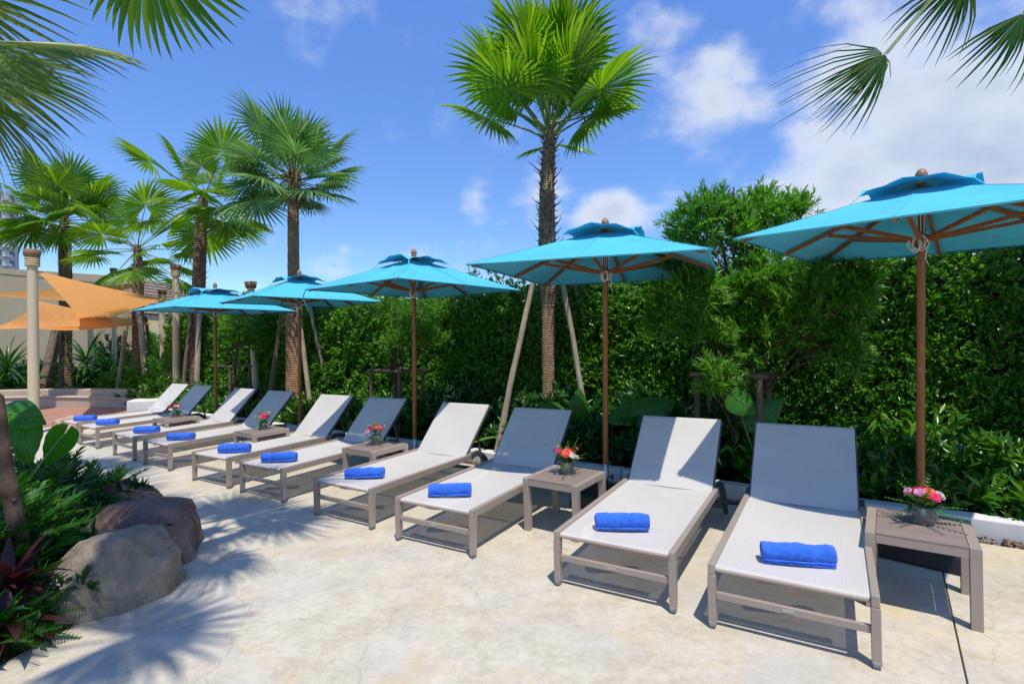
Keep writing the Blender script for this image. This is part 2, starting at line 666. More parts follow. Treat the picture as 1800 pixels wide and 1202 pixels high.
M['fibre'] = m_trunk('palm_fibre', (0.10, 0.045, 0.02), (0.26, 0.11, 0.045), (0.40, 0.22, 0.10), 30, 1.0)
M['boot'] = m_plain('dry_leaf_base', (0.16, 0.13, 0.10), 0.9, 0.4, 10)
M['stake'] = m_wood('weathered_stake', (0.20, 0.155, 0.11), (0.42, 0.35, 0.27), 0.85, (6, 6, 1.5))
M['stakedark'] = m_wood('dark_stake', (0.07, 0.05, 0.035), (0.20, 0.145, 0.095), 0.9, (6, 6, 1.5))
M['bark'] = m_trunk('tree_bark', (0.05, 0.035, 0.024), (0.12, 0.085, 0.06), (0.22, 0.17, 0.12), 10, 0.6)
M['taro'] = m_leaf('taro_leaf', (0.035, 0.17, 0.014), (0.055, 0.23, 0.018), None, 0.46, 0.30, (1.6, 1.6, 0.4), vscale=6)
M['rib'] = m_plain('leaf_rib', (0.10, 0.24, 0.05), 0.5, 0.15, 12)
M['fern'] = m_leaf('lobed_leaf', (0.022, 0.105, 0.010), (0.065, 0.235, 0.018), (0.15, 0.36, 0.035), 0.36, 0.33, (1.5, 1.6, 0.4), vscale=4)
M['ferndark'] = m_leaf('dark_leaf', (0.016, 0.07, 0.011), (0.036, 0.14, 0.018), None, 0.28, 0.35, vscale=4)
M['cordy'] = m_leaf('cordyline_leaf', (0.035, 0.014, 0.014), (0.075, 0.022, 0.022), (0.16, 0.045, 0.035), 0.28, 0.35, (1.6, 0.7, 0.6), vscale=4)
M['cover'] = m_leaf('ground_cover_leaf', (0.024, 0.10, 0.010), (0.065, 0.22, 0.018), (0.19, 0.38, 0.035), 0.36, 0.30, (1.4, 1.6, 0.4), vscale=2)
M['bromel'] = m_leaf('bromeliad_leaf', (0.06, 0.17, 0.025), (0.13, 0.28, 0.05), (0.26, 0.36, 0.09), 0.34, 0.36, vscale=6)
M['banana'] = m_leaf('banana_leaf', (0.18, 0.28, 0.03), (0.22, 0.32, 0.035), None, 0.45, 0.4, vscale=6)
M['rock_a'] = m_rock('tan_boulder', (0.19, 0.155, 0.11), (0.36, 0.30, 0.225), (0.48, 0.365, 0.29), (0.22, 0.21, 0.135))
M['rock_b'] = m_rock('mauve_boulder', (0.13, 0.083, 0.066), (0.245, 0.16, 0.132), (0.37, 0.265, 0.205))
M['rock_c'] = m_rock('peach_boulder', (0.38, 0.24, 0.16), (0.52, 0.35, 0.25), (0.62, 0.47, 0.36))
M['wall'] = m_plain('beige_render', (0.62, 0.52, 0.33), 0.85, 0.06, 0.8, 0.3, 40)
M['roof'] = m_plain('grey_brown_tile', (0.19, 0.15, 0.125), 0.8, 0.25, 3)
M['post'] = m_plain('sand_post_paint', (0.60, 0.49, 0.325), 0.55, 0.05, 2, 0.1, 40)
M['postcap'] = m_wood('post_cap_wood', (0.20, 0.115, 0.06), (0.30, 0.18, 0.10), 0.7)
M['rope'] = m_plain('pale_rope', (0.55, 0.44, 0.25), 0.85, 0.15, 30, 0.8, 200)
M['sail'] = m_fabric('orange_sailcloth', (0.86, 0.42, 0.15), 0.45, (0.95, 0.48, 0.16))
M['pool'] = m_plain('tan_pool_wall', (0.42, 0.35, 0.27), 0.75, 0.1, 1.5, 0.25, 30)
M['pinkfloor'] = m_plain('pink_terrazzo', (0.36, 0.185, 0.125), 0.7, 0.25, 5, 0.3, 60)
M['tower'] = m_plain('tower_render', (0.60, 0.61, 0.63), 0.8, 0.05, 0.05, 0, 1)
M['glassdark'] = m_plain('tower_glass', (0.10, 0.14, 0.19), 0.2, 0.2, 0.2, 0, 1)
gt = NT('vase_glass')
gp = gt.pbr((0.55, 0.57, 0.53), 0.06, None, 0, 0, 0.6)
gp.inputs['Transmission Weight'].default_value = 0.75
gp.inputs['IOR'].default_value = 1.35
M['glass'] = gt.done(gp)
M['water'] = m_plain('vase_glass_rim', (0.05, 0.10, 0.10), 0.06, 0.2, 30, 0, 1)
M['fl_pink'] = m_leaf('hot_pink_petal', (0.72, 0.025, 0.14), (0.86, 0.05, 0.22), None, 0.3, 0.55, (1.1, 0.6, 0.8))
M['fl_coral'] = m_leaf('coral_petal', (0.80, 0.10, 0.06), (0.90, 0.18, 0.10), None, 0.3, 0.55, (1.1, 0.7, 0.6))
M['fl_lilac'] = m_leaf('lilac_petal', (0.62, 0.22, 0.45), (0.78, 0.48, 0.66), None, 0.3, 0.55, (1.1, 0.8, 1.0))
M['fl_white'] = m_leaf('white_petal', (0.66, 0.60, 0.50), (0.78, 0.74, 0.66), None, 0.3, 0.6, (1, 1, .9))
M['strap'] = m_plain('turquoise_webbing', (0.04, 0.36, 0.55), 0.8, 0.1, 10)
M['plate'] = m_plain('pale_badge', (0.42, 0.38, 0.34), 0.35, 0.05, 10)

# ------------------------------------------------------------------ the setting
gm = MB()
GX = [-400, -60, -30, -16, 8, 30, 60, 400]
GY = [-60, -10, 0, 22, 40, 90, 600]
gv = [(x, y, g(x, y)-0.09) for y in GY for x in GX]
gf = [(j*len(GX)+i, j*len(GX)+i+1, (j+1)*len(GX)+i+1, (j+1)*len(GX)+i) for j in range(len(GY)-1) for i in range(len(GX)-1)]
gm.add(gv, gf)
tag(gm.build('ground', M['soil']), kind='structure')

deck = bpy.data.objects.new('deck', None)
COL.objects.link(deck)
tag(deck, kind='structure')


def slab(r0, r1, n0, n1, parent, name, mat, top=0.0, thick=0.08, bevel=0.003):
    mb = MB()
    cs = [(r0, n0), (r1, n0), (r1, n1), (r0, n1)]
    vs = [rnz(a, b, top-thick) for a, b in cs] + [rnz(a, b, top) for a, b in cs]
    mb.add(vs, [(0, 1, 2, 3), (7, 6, 5, 4), (4, 5, 1, 0), (5, 6, 2, 1), (6, 7, 3, 2), (7, 4, 0, 3)])
    return mb.build(name, mat, parent, bevel)


JT = 0.0035
KN = 1.95      # the deck ends here, a strip of pebbles and the kerb follow
RJ = [-6.0, -0.635, 6.50, 7.53, 12.6]
for a, b in zip(RJ[:-1], RJ[1:]):
    slab(a+JT, b-JT, -6.5, KN, deck, 'slab', M['concrete'])

# pebble strip in front of the kerb
random.seed(5)
pb = MB()
ICO = [Vector(p).normalized() for p in ((1, 0, 0.1), (-1, 0, 0), (0, 1, 0), (0, -1, 0), (0.1, 0, 1), (0, 0, -1))]
ICOF = [(0, 2, 4), (2, 1, 4), (1, 3, 4), (3, 0, 4), (2, 0, 5), (1, 2, 5), (3, 1, 5), (0, 3, 5)]
for i in range(3200):
    r_ = random.uniform(-3.0, 10.0)
    n_ = random.uniform(KN+0.005, KN+0.125)
    c = rnz(r_, n_, random.uniform(-0.015, 0.012))
    s_ = random.uniform(0.008, 0.020)
    rot = Matrix.Rotation(random.uniform(0, 6.28), 3, 'Z') @ Matrix.Rotation(random.uniform(0, 1), 3, 'X')
    sc = Vector((s_*random.uniform(0.8, 1.6), s_, s_*random.uniform(0.5, 0.8)))
    pb.add([c + rot @ Vector((p.x*sc.x, p.y*sc.y, p.z*sc.z)) for p in ICO], ICOF)
tag(pb.build('pebbles', M['pebble']), 'brown pebbles and bark chips filling the strip before the white kerb', 'pebbles', kind='stuff')

kerb = thing('kerb', 'low white block kerb running behind the loungers along the hedge bed', 'kerb')
k0 = -4.25
i = 0
while k0 + i*0.75 < 12.5:
    slab(k0+i*0.75+0.004, k0+(i+1)*0.75-0.004, KN+0.13, KN+0.27, kerb, 'kerb_block', M['kerb'], 0.125+random.uniform(-0.004, 0.004), 0.2, 0.012)
    i += 1

# soil bed under the hedge
sb_ = MB()


def bedfn(u, v):
    r_ = -5.0 + 33*u
    n_ = KN+0.24 + 4.2*v
    p = rnz(r_, n_, 0.07)
    p.z += 0.03*noise.noise(Vector((r_*2.0, n_*2.0, 0)))
    return p


sb_.grid(bedfn, 120, 12)
tag(sb_.build('hedge_bed_soil', M['soil']), kind='structure')

# planting bed beside the boulders
lb = MB()
LBP = [(-2.75, 1.9), (-2.42, 2.45), (-2.36, 2.72), (-2.30, 3.1), (-2.42, 3.55), (-2.95, 4.15), (-3.38, 4.85), (-3.9, 5.15), (-4.7, 5.2), (-5.6, 5.0), (-7.4, 4.6), (-7.4, 1.2), (-3.2, 1.2)]
cxm = sum(p[0] for p in LBP)/len(LBP)
cym = sum(p[1] for p in LBP)/len(LBP)
rings = []
for k, s_ in enumerate((1.0, 0.94, 0.8, 0.5, 0.0)):
    ring = []
    for x, y in LBP:
        X, Y = cxm+(x-cxm)*s_, cym+(y-cym)*s_
        ring.append(Vector((X, Y, g(X, Y)+(0.004, 0.05, 0.09, 0.11, 0.12)[k])))
    rings.append(ring)
nb = len(LBP)
lb.add([p for rg in rings for p in rg], [(k*nb+i, k*nb+(i+1) % nb, (k+1)*nb+(i+1) % nb, (k+1)*nb+i) for k in range(4) for i in range(nb)], 0, True)
tag(lb.build('planting_bed_soil', M['soil']), kind='structure')

# ------------------------------------------------------------------ sun loungers
HR, LH, LB_, HB = 0.321, 1.262, 1.686, 0.761


def make_lounger():
    root = bpy.data.objects.new('sun_lounger', None)
    COL.objects.link(root)
    W2 = 0.335
    for s in (-1, 1):
        mb = MB()
        mb.bar((s*W2, 0.002, HR-0.027), (s*W2, LH+0.03, HR-0.027), 0.032, 0.054)
        mb.build('side_rail', M['frame'], root, 0.004)
        # front leg
        mb = MB()
        x0, x1 = s*W2-0.0185, s*W2+0.0185
        t0, t1 = 0.05, 0.036
        zt, zb = HR-0.0545, 0.024
        vs = []
        for z, w in ((zb, t1), (zt, t0)):
            vs += [(x0, 0.0, z), (x1, 0.0, z), (x1, w, z), (x0, w, z)]
        mb.add(vs, [(0, 3, 2, 1), (4, 5, 6, 7), (0, 1, 5, 4), (1, 2, 6, 5), (2, 3, 7, 6), (3, 0, 4, 7)])
        leg = mb.build('leg', M['frame'], root, 0.003)
        # castor
        mb = MB()
        mb.tube([(s*W2-0.013, 0.014, 0.021), (s*W2+0.013, 0.014, 0.021)], 0.021, 14)
        mb.tube([(s*W2-0.0195, 0.014, 0.023), (s*W2+0.0195, 0.014, 0.023)], 0.006, 8)
        mb.build('castor', M['rubber'], leg)
        # rear leg: a curved dark arm reaching backwards
        mb = MB()
        pts = []
        for k in range(9):
            t = k/8
            pts.append((s*(W2+0.0), LH+0.032+0.34*t, HR-0.028 + 0.035*math.sin(t*PI*0.9) - (HR-0.055)*t**2.6))
        for a, b in zip(pts[:-1], pts[1:]):
            mb.bar(a, (b[0], b[1]+0.006, b[2]-0.004), 0.034, 0.05)
        mb.build('rear_leg', M['darkframe'], root, 0.003)
    # cross rails
    mb = MB()
    mb.bar((-W2+0.019, 0.022, 0.165), (W2-0.019, 0.022, 0.165), 0.022, 0.034)
    cr = mb.build('cross_rail', M['frame'], root, 0.003)
    mb = MB()
    mb.box((0.0, 0.0095, 0.166), (0.052, 0.003, 0.014))
    mb.build('badge', M['plate'], cr)
    mb = MB()
    mb.tube([(-W2+0.017, 0.03, HR-0.035), (W2-0.017, 0.03, HR-0.035)], 0.011, 10)
    mb.tube([(-W2+0.017, LH-0.02, HR-0.04), (W2-0.017, LH-0.02, HR-0.04)], 0.013, 10)
    mb.tube([(-W2+0.017, LH*0.5, HR-0.045), (W2-0.017, LH*0.5, HR-0.045)], 0.011, 10)
    mb.build('cross_tube', M['frame'], root)
    mb = MB()
    mb.bar((-W2+0.017, LH+0.30, 0.10), (W2-0.017, LH+0.30, 0.10), 0.03, 0.03)
    mb.build('rear_rail', M['darkframe'], root, 0.003)
    # seat sling with a slight sag and a rolled front edge
    HWS = W2-0.0165

    def seat(u, v):
        x = -HWS+2*HWS*u
        sag = 0.018*(1-(2*u-1)**2)
        if v < 0.06:
            t = v/0.06
            a = (1-t)*1.9
            y = 0.018+0.012*(1-math.sin(max(0, PI/2-a)))
            y = 0.020 + 0.014*(1-math.cos(a)) if a > 0 else 0.02
            z = HR-0.016-0.020*math.sin(min(a, PI/2))
            y = 0.018 - 0.012*math.sin(a) + 0.014
        else:
            t = (v-0.06)/0.94
            y = 0.026+t*(LH-0.03)
            z = HR-0.016
        z -= sag*min(1.0, v*5.0)*(0.7+0.3*math.sin(v*PI))
        return Vector((x, y, z))
    mb = MB()
    mb.grid(seat, 12, 34)
    mb.build('seat_sling', M['sling'], root)
    # the loose tail of the sling below the front edge

    def tail(u, v):
        x = -0.25+0.50*u
        dpt = 0.050*math.sin(u*PI)**0.8*(0.75+0.25*math.sin(u*7.0+0.5))
        return Vector((x, 0.055+0.05*v+0.02*math.sin(v*PI), HR-0.045-dpt*math.sin(v*PI*0.5+0.15)-0.005))
    mb = MB()
    mb.grid(tail, 16, 5)
    mb.build('sling_tail', M['frame'], root)
    # backrest, a bow frame with its own sling
    ang = math.atan2(HB-HR, LB_-LH)
    Lr = math.hypot(HB-HR, LB_-LH)
    br = bpy.data.objects.new('backrest', None)

    def bp(x, t, off=0.0):
        return Vector((x, LH-0.012+math.cos(ang)*Lr*t-math.sin(ang)*off, HR-0.012+math.sin(ang)*Lr*t+math.cos(ang)*off))
    HB2 = 0.312
    mb = MB()

    def bsl(u, v):
        if v > 0.93:
            a = (v-0.93)/0.07*2.6
            return bp(-HB2+2*HB2*u, 1.0+0.022*math.sin(a), 0.006-0.016*(1-math.cos(a)))
        return bp(-HB2+2*HB2*u, -0.035+1.035*v/0.93, 0.006-0.014*(1-(2*u-1)**2)*math.sin(v/0.93*PI))
    mb.grid(bsl, 12, 30)
    bs = mb.build('backrest_sling', M['sling'], root)
    mb = MB()
    for s in (-1, 1):
        mb.bar(bp(s*(HB2+0.002), 0.0, -0.010), bp(s*(HB2+0.002), 1.0, -0.010), 0.016, 0.024, 0, Vector((0, -1, 1)))
    mb.bar(bp(-HB2+0.02, 0.985, -0.024), bp(HB2-0.02, 0.985, -0.024), 0.018, 0.018, 0, Vector((0, -1, 1)))
    mb.build('backrest_frame', M['darkframe'], root, 0.003)
    for s in (-1, 1):
        mb = MB()
        mb.bar(bp(s*(HB2-0.05), 0.55, -0.03), Vector((s*(HB2-0.05), LH+0.33, 0.12)), 0.016, 0.02)
        mb.build('prop_stay', M['darkframe'], root, 0.002)
    return root


LOUNGERS = [
    (1.2711, 2.4086, -.5509, 'grey sling sun lounger nearest the camera, backrest wholly in shade, next to rightmost table'),
    (.5486, 2.9025, -.5439, 'second sun lounger from the right, one bright sun strip down its shaded backrest'),
    (-.5564, 3.6638, -.5476, 'third sun lounger from the right, left of the table with the pink bouquet, backrest shaded'),
    (-1.384, 4.2517, -.5699, 'fourth sun lounger from the right, backrest mostly sunlit, between shaded backrests'),
    (-2.3972, 4.9938, -.5682, 'fifth sun lounger from the right, shaded backrest left of the middle umbrella pole'),
    (-3.1856, 5.5209, -.5632, 'fifth sun lounger from the far end, white sun strip on its backrest'),
    (-4.3205, 6.3582, -.595, 'fourth sun lounger from the far end, blue towel on a seat darkened by palm shade'),
    (-5.1716, 6.9693, -.6141, 'third sun lounger from the far end, striped sun and shade on its backrest'),
    (-6.3412, 7.8351, -.5997, 'second sun lounger from the far end, shaded backrest beside the farthest flower table'),
    (-7.075, 8.3743, -.587, 'farthest sun lounger at the left end of the row, by the pool wall'),
]
proto = make_lounger()
for i, (x, y, t, lab) in enumerate(LOUNGERS):
    o = proto if i == 0 else copy_tree(proto)
    on_slope(o, x, y, t)
    tag(o, lab, 'sun lounger', 'sun loungers in a row along the hedge')

# ------------------------------------------------------------------ rolled towels


def towel_mesh(seed, length):
    rr = random.Random(seed)
    mb = MB()
    turns = 3.1
    ns = 96
    nl = 40
    ph = rr.uniform(0, 6)
    rz = rr.uniform(0.88, 1.02)
    slant = rr.uniform(-0.05, 0.05)

    def fn(u, v):
        a = -turns*2*PI*u
        rad = 0.008+0.041*u**0.9
        if u > 0.985:
            pass
        wob = 0.0042*noise.noise(Vector((v*5+ph, u*9, seed)))+0.0022*noise.noise(Vector((v*17+ph, u*30, seed)))+0.0012*noise.noise(Vector((v*60+ph, u*120, seed)))
        end = 0.007*noise.noise(Vector((u*5, ph, seed)))*(1 if v > 0.5 else -1)*abs(2*v-1)**6
        rad2 = (rad+wob*(1.6 if u > 0.6 else 0.8))*(1-0.10*abs(2*v-1)**9)
        x = (v-0.5)*length + end
        yy = rad2*math.cos(a-1.9)*1.06
        zz = rad2*math.sin(a-1.9)*rz
        zz = max(zz, -0.0445)
        return Vector((x, yy+slant*(v-0.5)*0.2, zz+0.047*rz))
    mb.grid(fn, ns, nl)
    # the loose edge lying flat under the roll
    y0 = -0.052

    def flap(u, v):
        return Vector(((v-0.5)*length*0.99, 0.02-0.062*u, 0.0035+0.0015*noise.noise(Vector((v*8, u*3, seed)))))
    if seed in (1, 6):
        mb.grid(flap, 5, 12)
    return mb.mesh('towel', M['towel'])


TW = [((-.125, .177), (.19, .267)), ((-.151, .149), (.131, .288)), ((-.162, .137), (.11, .296)), ((-.139, .141), (.134, .314)),
      ((-.138, .085), (.134, .28)), ((-.088, .116), (.208, .31)), ((-.121, .139), (.20, .333)), ((-.082, .116), (.24, .323)),
      ((-.10, .10), (.22, .301)), ((-.10, .06), (.21, .27))]
TWL = ['rolled blue towel with a spiral end on the nearest lounger', 'rolled blue towel on the lounger with one sun strip, second from right',
       'rolled blue towel on the third lounger from the right', 'rolled blue towel on the fourth lounger from the right',
       'rolled blue towel on the fifth lounger from the right', 'rolled blue towel on the fifth lounger from the far end',
       'rolled blue towel on the palm shaded seat, fourth from the far end', 'rolled blue towel on the third lounger from the far end',
       'rolled blue towel on the second lounger from the far end', 'rolled blue towel on the farthest lounger by the pool wall']
for i, ((a, b), (x, y, t, _)) in enumerate(zip(TW, LOUNGERS)):
    ca, sa = math.cos(t), math.sin(t)
    pa = Vector((x+ca*a[0]-sa*a[1], y+sa*a[0]+ca*a[1]))
    pb_ = Vector((x+ca*b[0]-sa*b[1], y+sa*b[0]+ca*b[1]))
    d = pb_-pa
    mid = (pa+pb_)/2
    nrm = Vector((-d.y, d.x)).normalized()
    mid += nrm*0.045
    me = towel_mesh(i+1, min(0.33, max(0.29, d.length)))
    o = link('rolled_towel', me)
    sm = o.modifiers.new('thick', 'SOLIDIFY')
    sm.thickness = 0.009
    sm.offset = 0
    on_slope(o, mid.x, mid.y, math.atan2(d.y, d.x), HR-0.022)
    tag(o, TWL[i], 'towel', 'rolled blue towels on the loungers')

# ------------------------------------------------------------------ side tables


def make_table():
    root = bpy.data.objects.new('side_table', None)
    COL.objects.link(root)
    h, H = 0.232, 0.40
    for sx in (-1, 1):
        for sy in (-1, 1):
            mb = MB()
            mb.box((sx*(h-0.0235), sy*(h-0.0235), (H-0.002)/2), (0.047, 0.047, H-0.002))
            mb.build('leg', M['frame'], root, 0.003)
    for sy in (-1, 1):
        mb = MB()
        mb.bar((-h+0.0475, sy*(h-0.02), H-0.032), (h-0.0475, sy*(h-0.02), H-0.032), 0.034, 0.046)
        mb.build('apron', M['frame'], root, 0.003)
    for sx in (-1, 1):
        mb = MB()
        mb.bar((sx*(h-0.0235), -h+0.0475, H-0.0255), (sx*(h-0.0235), h-0.0475, H-0.0255), 0.045, 0.049)
        mb.build('apron', M['frame'], root, 0.003)
    n = 3
    mb = MB()
    mb.box((0, 0, H-0.005), (2*h-0.0965, 2*h-0.004, 0.010))
    mb.build('table_board', M['tabletop'], root, 0.002)
    return root


TABLES = [(-.51, .84, 'square taupe side table at the right end, beside the nearest lounger'),
          (1.635, .81, 'square taupe side table carrying the bouquet in the middle of the picture'),
          (3.86, .84, 'taupe side table between the fourth and fifth loungers from the right'),
          (5.94, .80, 'taupe side table second from the far end of the row'),
          (8.30, .78, 'farthest taupe side table, between the last two pairs of loungers')]
tproto = make_table()
for i, (r_, n_, lab) in enumerate(TABLES):
    o = tproto if i == 0 else copy_tree(tproto)
    x, y = rn(r_, n_)
    on_slope(o, x, y, ROW_ANG)
    tag(o, lab, 'side table', 'side tables between the loungers')

# ------------------------------------------------------------------ flower arrangements


def blossom(rr, size, mat):
    mb = MB()
    for ring, (n, tilt, rad, sz) in enumerate(((3, 1.35, 0.10, 0.42), (5, 1.0, 0.22, 0.6), (6, 0.6, 0.34, 0.78), (7, 0.2, 0.42, 0.85))):
        for k in range(n):
            a = 2*PI*(k+ring*0.37)/n+rr.uniform(-.15, .15)
            M1 = Matrix.Rotation(a, 3, 'Z') @ Matrix.Rotation(-tilt, 3, 'Y')
            base = Matrix.Rotation(a, 3, 'Z') @ Vector((rad*0.25*size, 0, 0.03*size))

            def pf(u, v, M1=M1, base=base, sz=sz):
                w = math.sin(min(1.0, 0.15+v*0.85)*PI*0.80)*0.46*sz*size
                x = v*sz*size*0.85
                y = (u-0.5)*2*w
                z = -0.25*sz*size*(u-0.5)**2*4*0.3 + 0.10*size*math.sin(v*PI) - (0.10*size*v*v)
                return base + M1 @ Vector((x, y, z))
            mb.grid(pf, 3, 3)
    return mb.mesh('blossom', mat)


FLOWERS = [(-.53, .875, 'fullest', 'pink and coral flowers in a clear glass vase on the rightmost table'),
           (1.638, .832, 'mid', 'pink, lilac and coral bouquet on the middle table'),
           (3.895, .863, 's', 'small pink and coral posy on the table between fourth and fifth loungers'),
           (5.964, .821, 's', 'small deep pink posy on the second table from the far end'),
           (8.39, .80, 's', 'small pink posy in a dark vase on the farthest table')]
for i, (r_, n_, k_, lab) in enumerate(FLOWERS):
    rr = random.Random(40+i)
    x, y = rn(r_, n_)
    root = thing('flower_arrangement', lab, 'flowers', (x, y, g(x, y)+0.4005), rr.uniform(0, 6), 'posies on the side tables')
    root.scale = (1.28, 1.28, 1.22)
    mb = MB()
    mb.lathe([(0.001, 0.0), (0.034, 0.0), (0.038, 0.01), (0.044, 0.035), (0.045, 0.055), (0.041, 0.075), (0.037, 0.08), (0.034, 0.07), (0.03, 0.012), (0.001, 0.012)], 20)
    mb.build('vase', M['glass'], root)
    cols = ['fl_pink', 'fl_coral', 'fl_pink', 'fl_lilac', 'fl_white', 'fl_lilac', 'fl_pink', 'fl_coral', 'fl_lilac', 'fl_white', 'fl_lilac']
    if i >= 3:
        cols = ['fl_pink', 'fl_lilac', 'fl_pink', 'fl_pink', 'fl_white', 'fl_lilac', 'fl_pink', 'fl_coral']
    for k, cn in enumerate(cols):
        big = cn in ('fl_pink', 'fl_coral') and k < 3
        sz = rr.uniform(0.036, 0.044) if big else rr.uniform(0.015, 0.027)
        a = k*2.4+rr.uniform(-.3, .3)
        el = R(58) if k < 3 else R(rr.uniform(15, 60))
        rad = 0.052 if k < 3 else rr.uniform(0.060, 0.100)
        d = Vector((math.cos(a)*math.cos(el), math.sin(a)*math.cos(el), math.sin(el)))
        p = Vector((0, 0, 0.09))+d*rad
        bo = link('blossom', blossom(rr, sz, M[cn]), root)
        bo.matrix_local = Matrix.Translation(p) @ d.to_track_quat('Z', 'Y').to_matrix().to_4x4()
    mb = MB()
    for k in range(24):
        a = k*2.4+0.6
        el = R(rr.uniform(-20, 70))
        L = rr.uniform(0.09, 0.165)
        d = Vector((math.cos(a)*math.cos(el), math.sin(a)*math.cos(el), math.sin(el)))
        side = d.cross(Vector((0, 0, 1))).normalized()
        upv = side.cross(d)
        o0 = Vector((0, 0, 0.075))
        for j in range(7):
            t = 0.3+0.7*j/6
            c = o0+d*L*t
            for s in (-1, 1):
                e = c + (side*s*0.8+d*0.6)*0.030*(1.15-t*0.7)
                w = d*0.005
                mb.add([c-w, e+upv*0.003, c+w], [(0, 1, 2)])
        mb.add([o0-side*0.0012, o0+d*L, o0+side*0.0012], [(0, 1, 2)])
    mb.build('greenery', M['bromel' if i else 'fern'], root)
    mb = MB()
    for k in range(4):
        a = rr.uniform(0, 6.28)
        d = Vector((math.cos(a), math.sin(a), -0.25))
        sd = Vector((-d.y, d.x, 0))
        b0 = Vector((0, 0, 0.085))
        vs = [b0, b0+d*0.04+sd*0.016, b0+d*0.075+Vector((0, 0, -0.03)), b0+d*0.04-sd*0.016]
        mb.add(vs, [(0, 1, 2), (0, 2, 3)])
    mb.build('collar_leaf', M['fern'], root)

# ------------------------------------------------------------------ umbrellas


def make_umbrella(spec):
    x, y, th, S, he, hf, lab, seed = spec
    rr = random.Random(seed)
    root = thing('patio_umbrella', lab, 'umbrella', (x, y, g(x, y)), th, 'turquoise umbrellas along the loungers')
    s = S/2
    za = hf-0.105       # top of the canopy
    # canopy: eight gores, slightly sagging between the ribs
    corners = []
    for k in range(8):
        a = PI/4*k
        if k % 2 == 0:
            p = Vector((math.cos(a), math.sin(a)))*s
        else:
            p = Vector((math.cos(a), math.sin(a)))*s*math.sqrt(2)
        corners.append(p)
    mb = MB()
    t0 = 0.13

    def cz(t):
        return za - (za-he)*t
    for k in range(8):
        p, q = corners[k], corners[(k+1) % 8]

        def fn(u, v, p=p, q=q):
            t = t0+(1-t0)*v
            e = p.lerp(q, u)
            sag = 0.016*math.sin(u*PI)*math.sin(v*PI)**0.8*S/1.75
            inn = 1-0.014*math.sin(u*PI)*v
            return Vector((e.x*t*inn, e.y*t*inn, cz(t)-sag))
        mb.grid(fn, 8, 10)
        # hem turned down

        def hem(u, v, p=p, q=q):
            e = p.lerp(q, u)
            inn = 1-0.014*math.sin(u*PI)
            return Vector((e.x*inn*(1-0.016*v), e.y*inn*(1-0.016*v), he-0.008*v))
        mb.grid(hem, 8, 1)
    can = mb.build('canopy', M['canopy'], root)
    for k in range(8):
        p = corners[k]
        mb = MB()
        d = Vector((p.x, p.y, 0))
        sd = Vector((-d.y, d.x, 0)).normalized()*0.006

        def sm_(u, v, d=d, sd=sd):
            t = t0+(0.985-t0)*v
            return d*t+sd*(2*u-1)+Vector((0, 0, cz(t)+0.0025))
        mb.grid(sm_, 1, 8)
        mb.build('seam', M['canopy'], can)
    # vent cap, tied down at its corners and arching open between them
    mb = MB()
    sv = 0.29*S/1.75
    for k in range(4):
        a0 = PI/4+PI/2*k
        p = Vector((math.cos(a0), math.sin(a0)))*sv*1.414
        q = Vector((math.cos(a0+PI/2), math.sin(a0+PI/2)))*sv*1.414
        amp = rr.uniform(0.055, 0.080)
        tw = rr.uniform(-0.2, 0.2)

        def fv(u, v, p=p, q=q, amp=amp, tw=tw):
            e = p.lerp(q, u)
            z = za+0.020 - 0.095*v + amp*math.sin(u*PI)**0.8*v**1.5*(1+tw*math.sin(u*PI*2)) + 0.008*math.sin(u*PI*6)*v
            return Vector((e.x*v*(1+0.05*math.sin(u*PI)), e.y*v*(1+0.05*math.sin(u*PI)), z))
        mb.grid(fv, 12, 6)
    mb.build('vent_cap', M['canopy'], root)
    for k in range(4):
        a0 = PI/4+PI/2*k
        d = Vector((math.cos(a0), math.sin(a0), 0))
        mb = MB()
        mb.bar(d*sv*1.40+Vector((0, 0, za-0.074)), d*sv*1.62+Vector((0, 0, cz(sv*1.62/(s*1.414))+0.003)), 0.012, 0.002)
        mb.build('vent_tie', M['strap'], root)
    # ribs and struts
    hubz = he-0.012
    for k in range(8):
        e = corners[k]
        a = Vector((e.x, e.y, 0))
        d = a.normalized()
        L = a.length
        zo = -0.028
        p0 = d*0.04+Vector((0, 0, za-0.035))
        p1 = d*(L*0.955)+Vector((0, 0, cz(0.955)+zo))
        mb = MB()
        mb.bar(p0, p1, 0.018, 0.026)
        rib = mb.build('rib', M['teak'], root, 0.002)
        tj = 0.56 if k % 2 else 0.62
        pj = d*(L*tj)+Vector((0, 0, cz(tj)+zo-0.012))
        sd = Vector((-d.y, d.x, 0))
        mb = MB()
        mb.bar(d*0.045+Vector((0, 0, hubz)), pj, 0.020, 0.024)
        mb.build('strut', M['teak'], root, 0.002)
        mb = MB()
        mb.tube([pj-sd*0.016, pj+sd*0.016], 0.006, 8)
        mb.build('pin', M['steel'], rib)
        if k % 2:
            mb = MB()
            mb.box(d*(L*0.965)+Vector((0, 0, cz(0.965)-0.016)), (0.05, 0.06, 0.006), Matrix.Rotation(math.atan2(d.y, d.x), 3, 'Z'))
            mb.build('corner_pocket', M['canopy'], can)
    mb = MB()
    mb.lathe([(0.001, hubz-0.045), (0.034, hubz-0.045), (0.036, hubz-0.035), (0.034, hubz-0.022), (0.047, hubz-0.016), (0.047, hubz+0.022), (0.03, hubz+0.03), (0.026, hubz+0.03)], 16)
    mb.build('runner_hub', M['teak'], root)
    mb = MB()
    mb.lathe([(0.026, za-0.07), (0.048, za-0.065), (0.048, za-0.02), (0.03, za-0.012), (0.001, za-0.01)], 16)
    mb.build('top_hub', M['teak'], root)
    # pole
    mb = MB()
    mb.tube([(0, 0, 0.30), (0, 0, 1.0), (0, 0, 1.6), (0, 0, za-0.015)], 0.0235, 16)
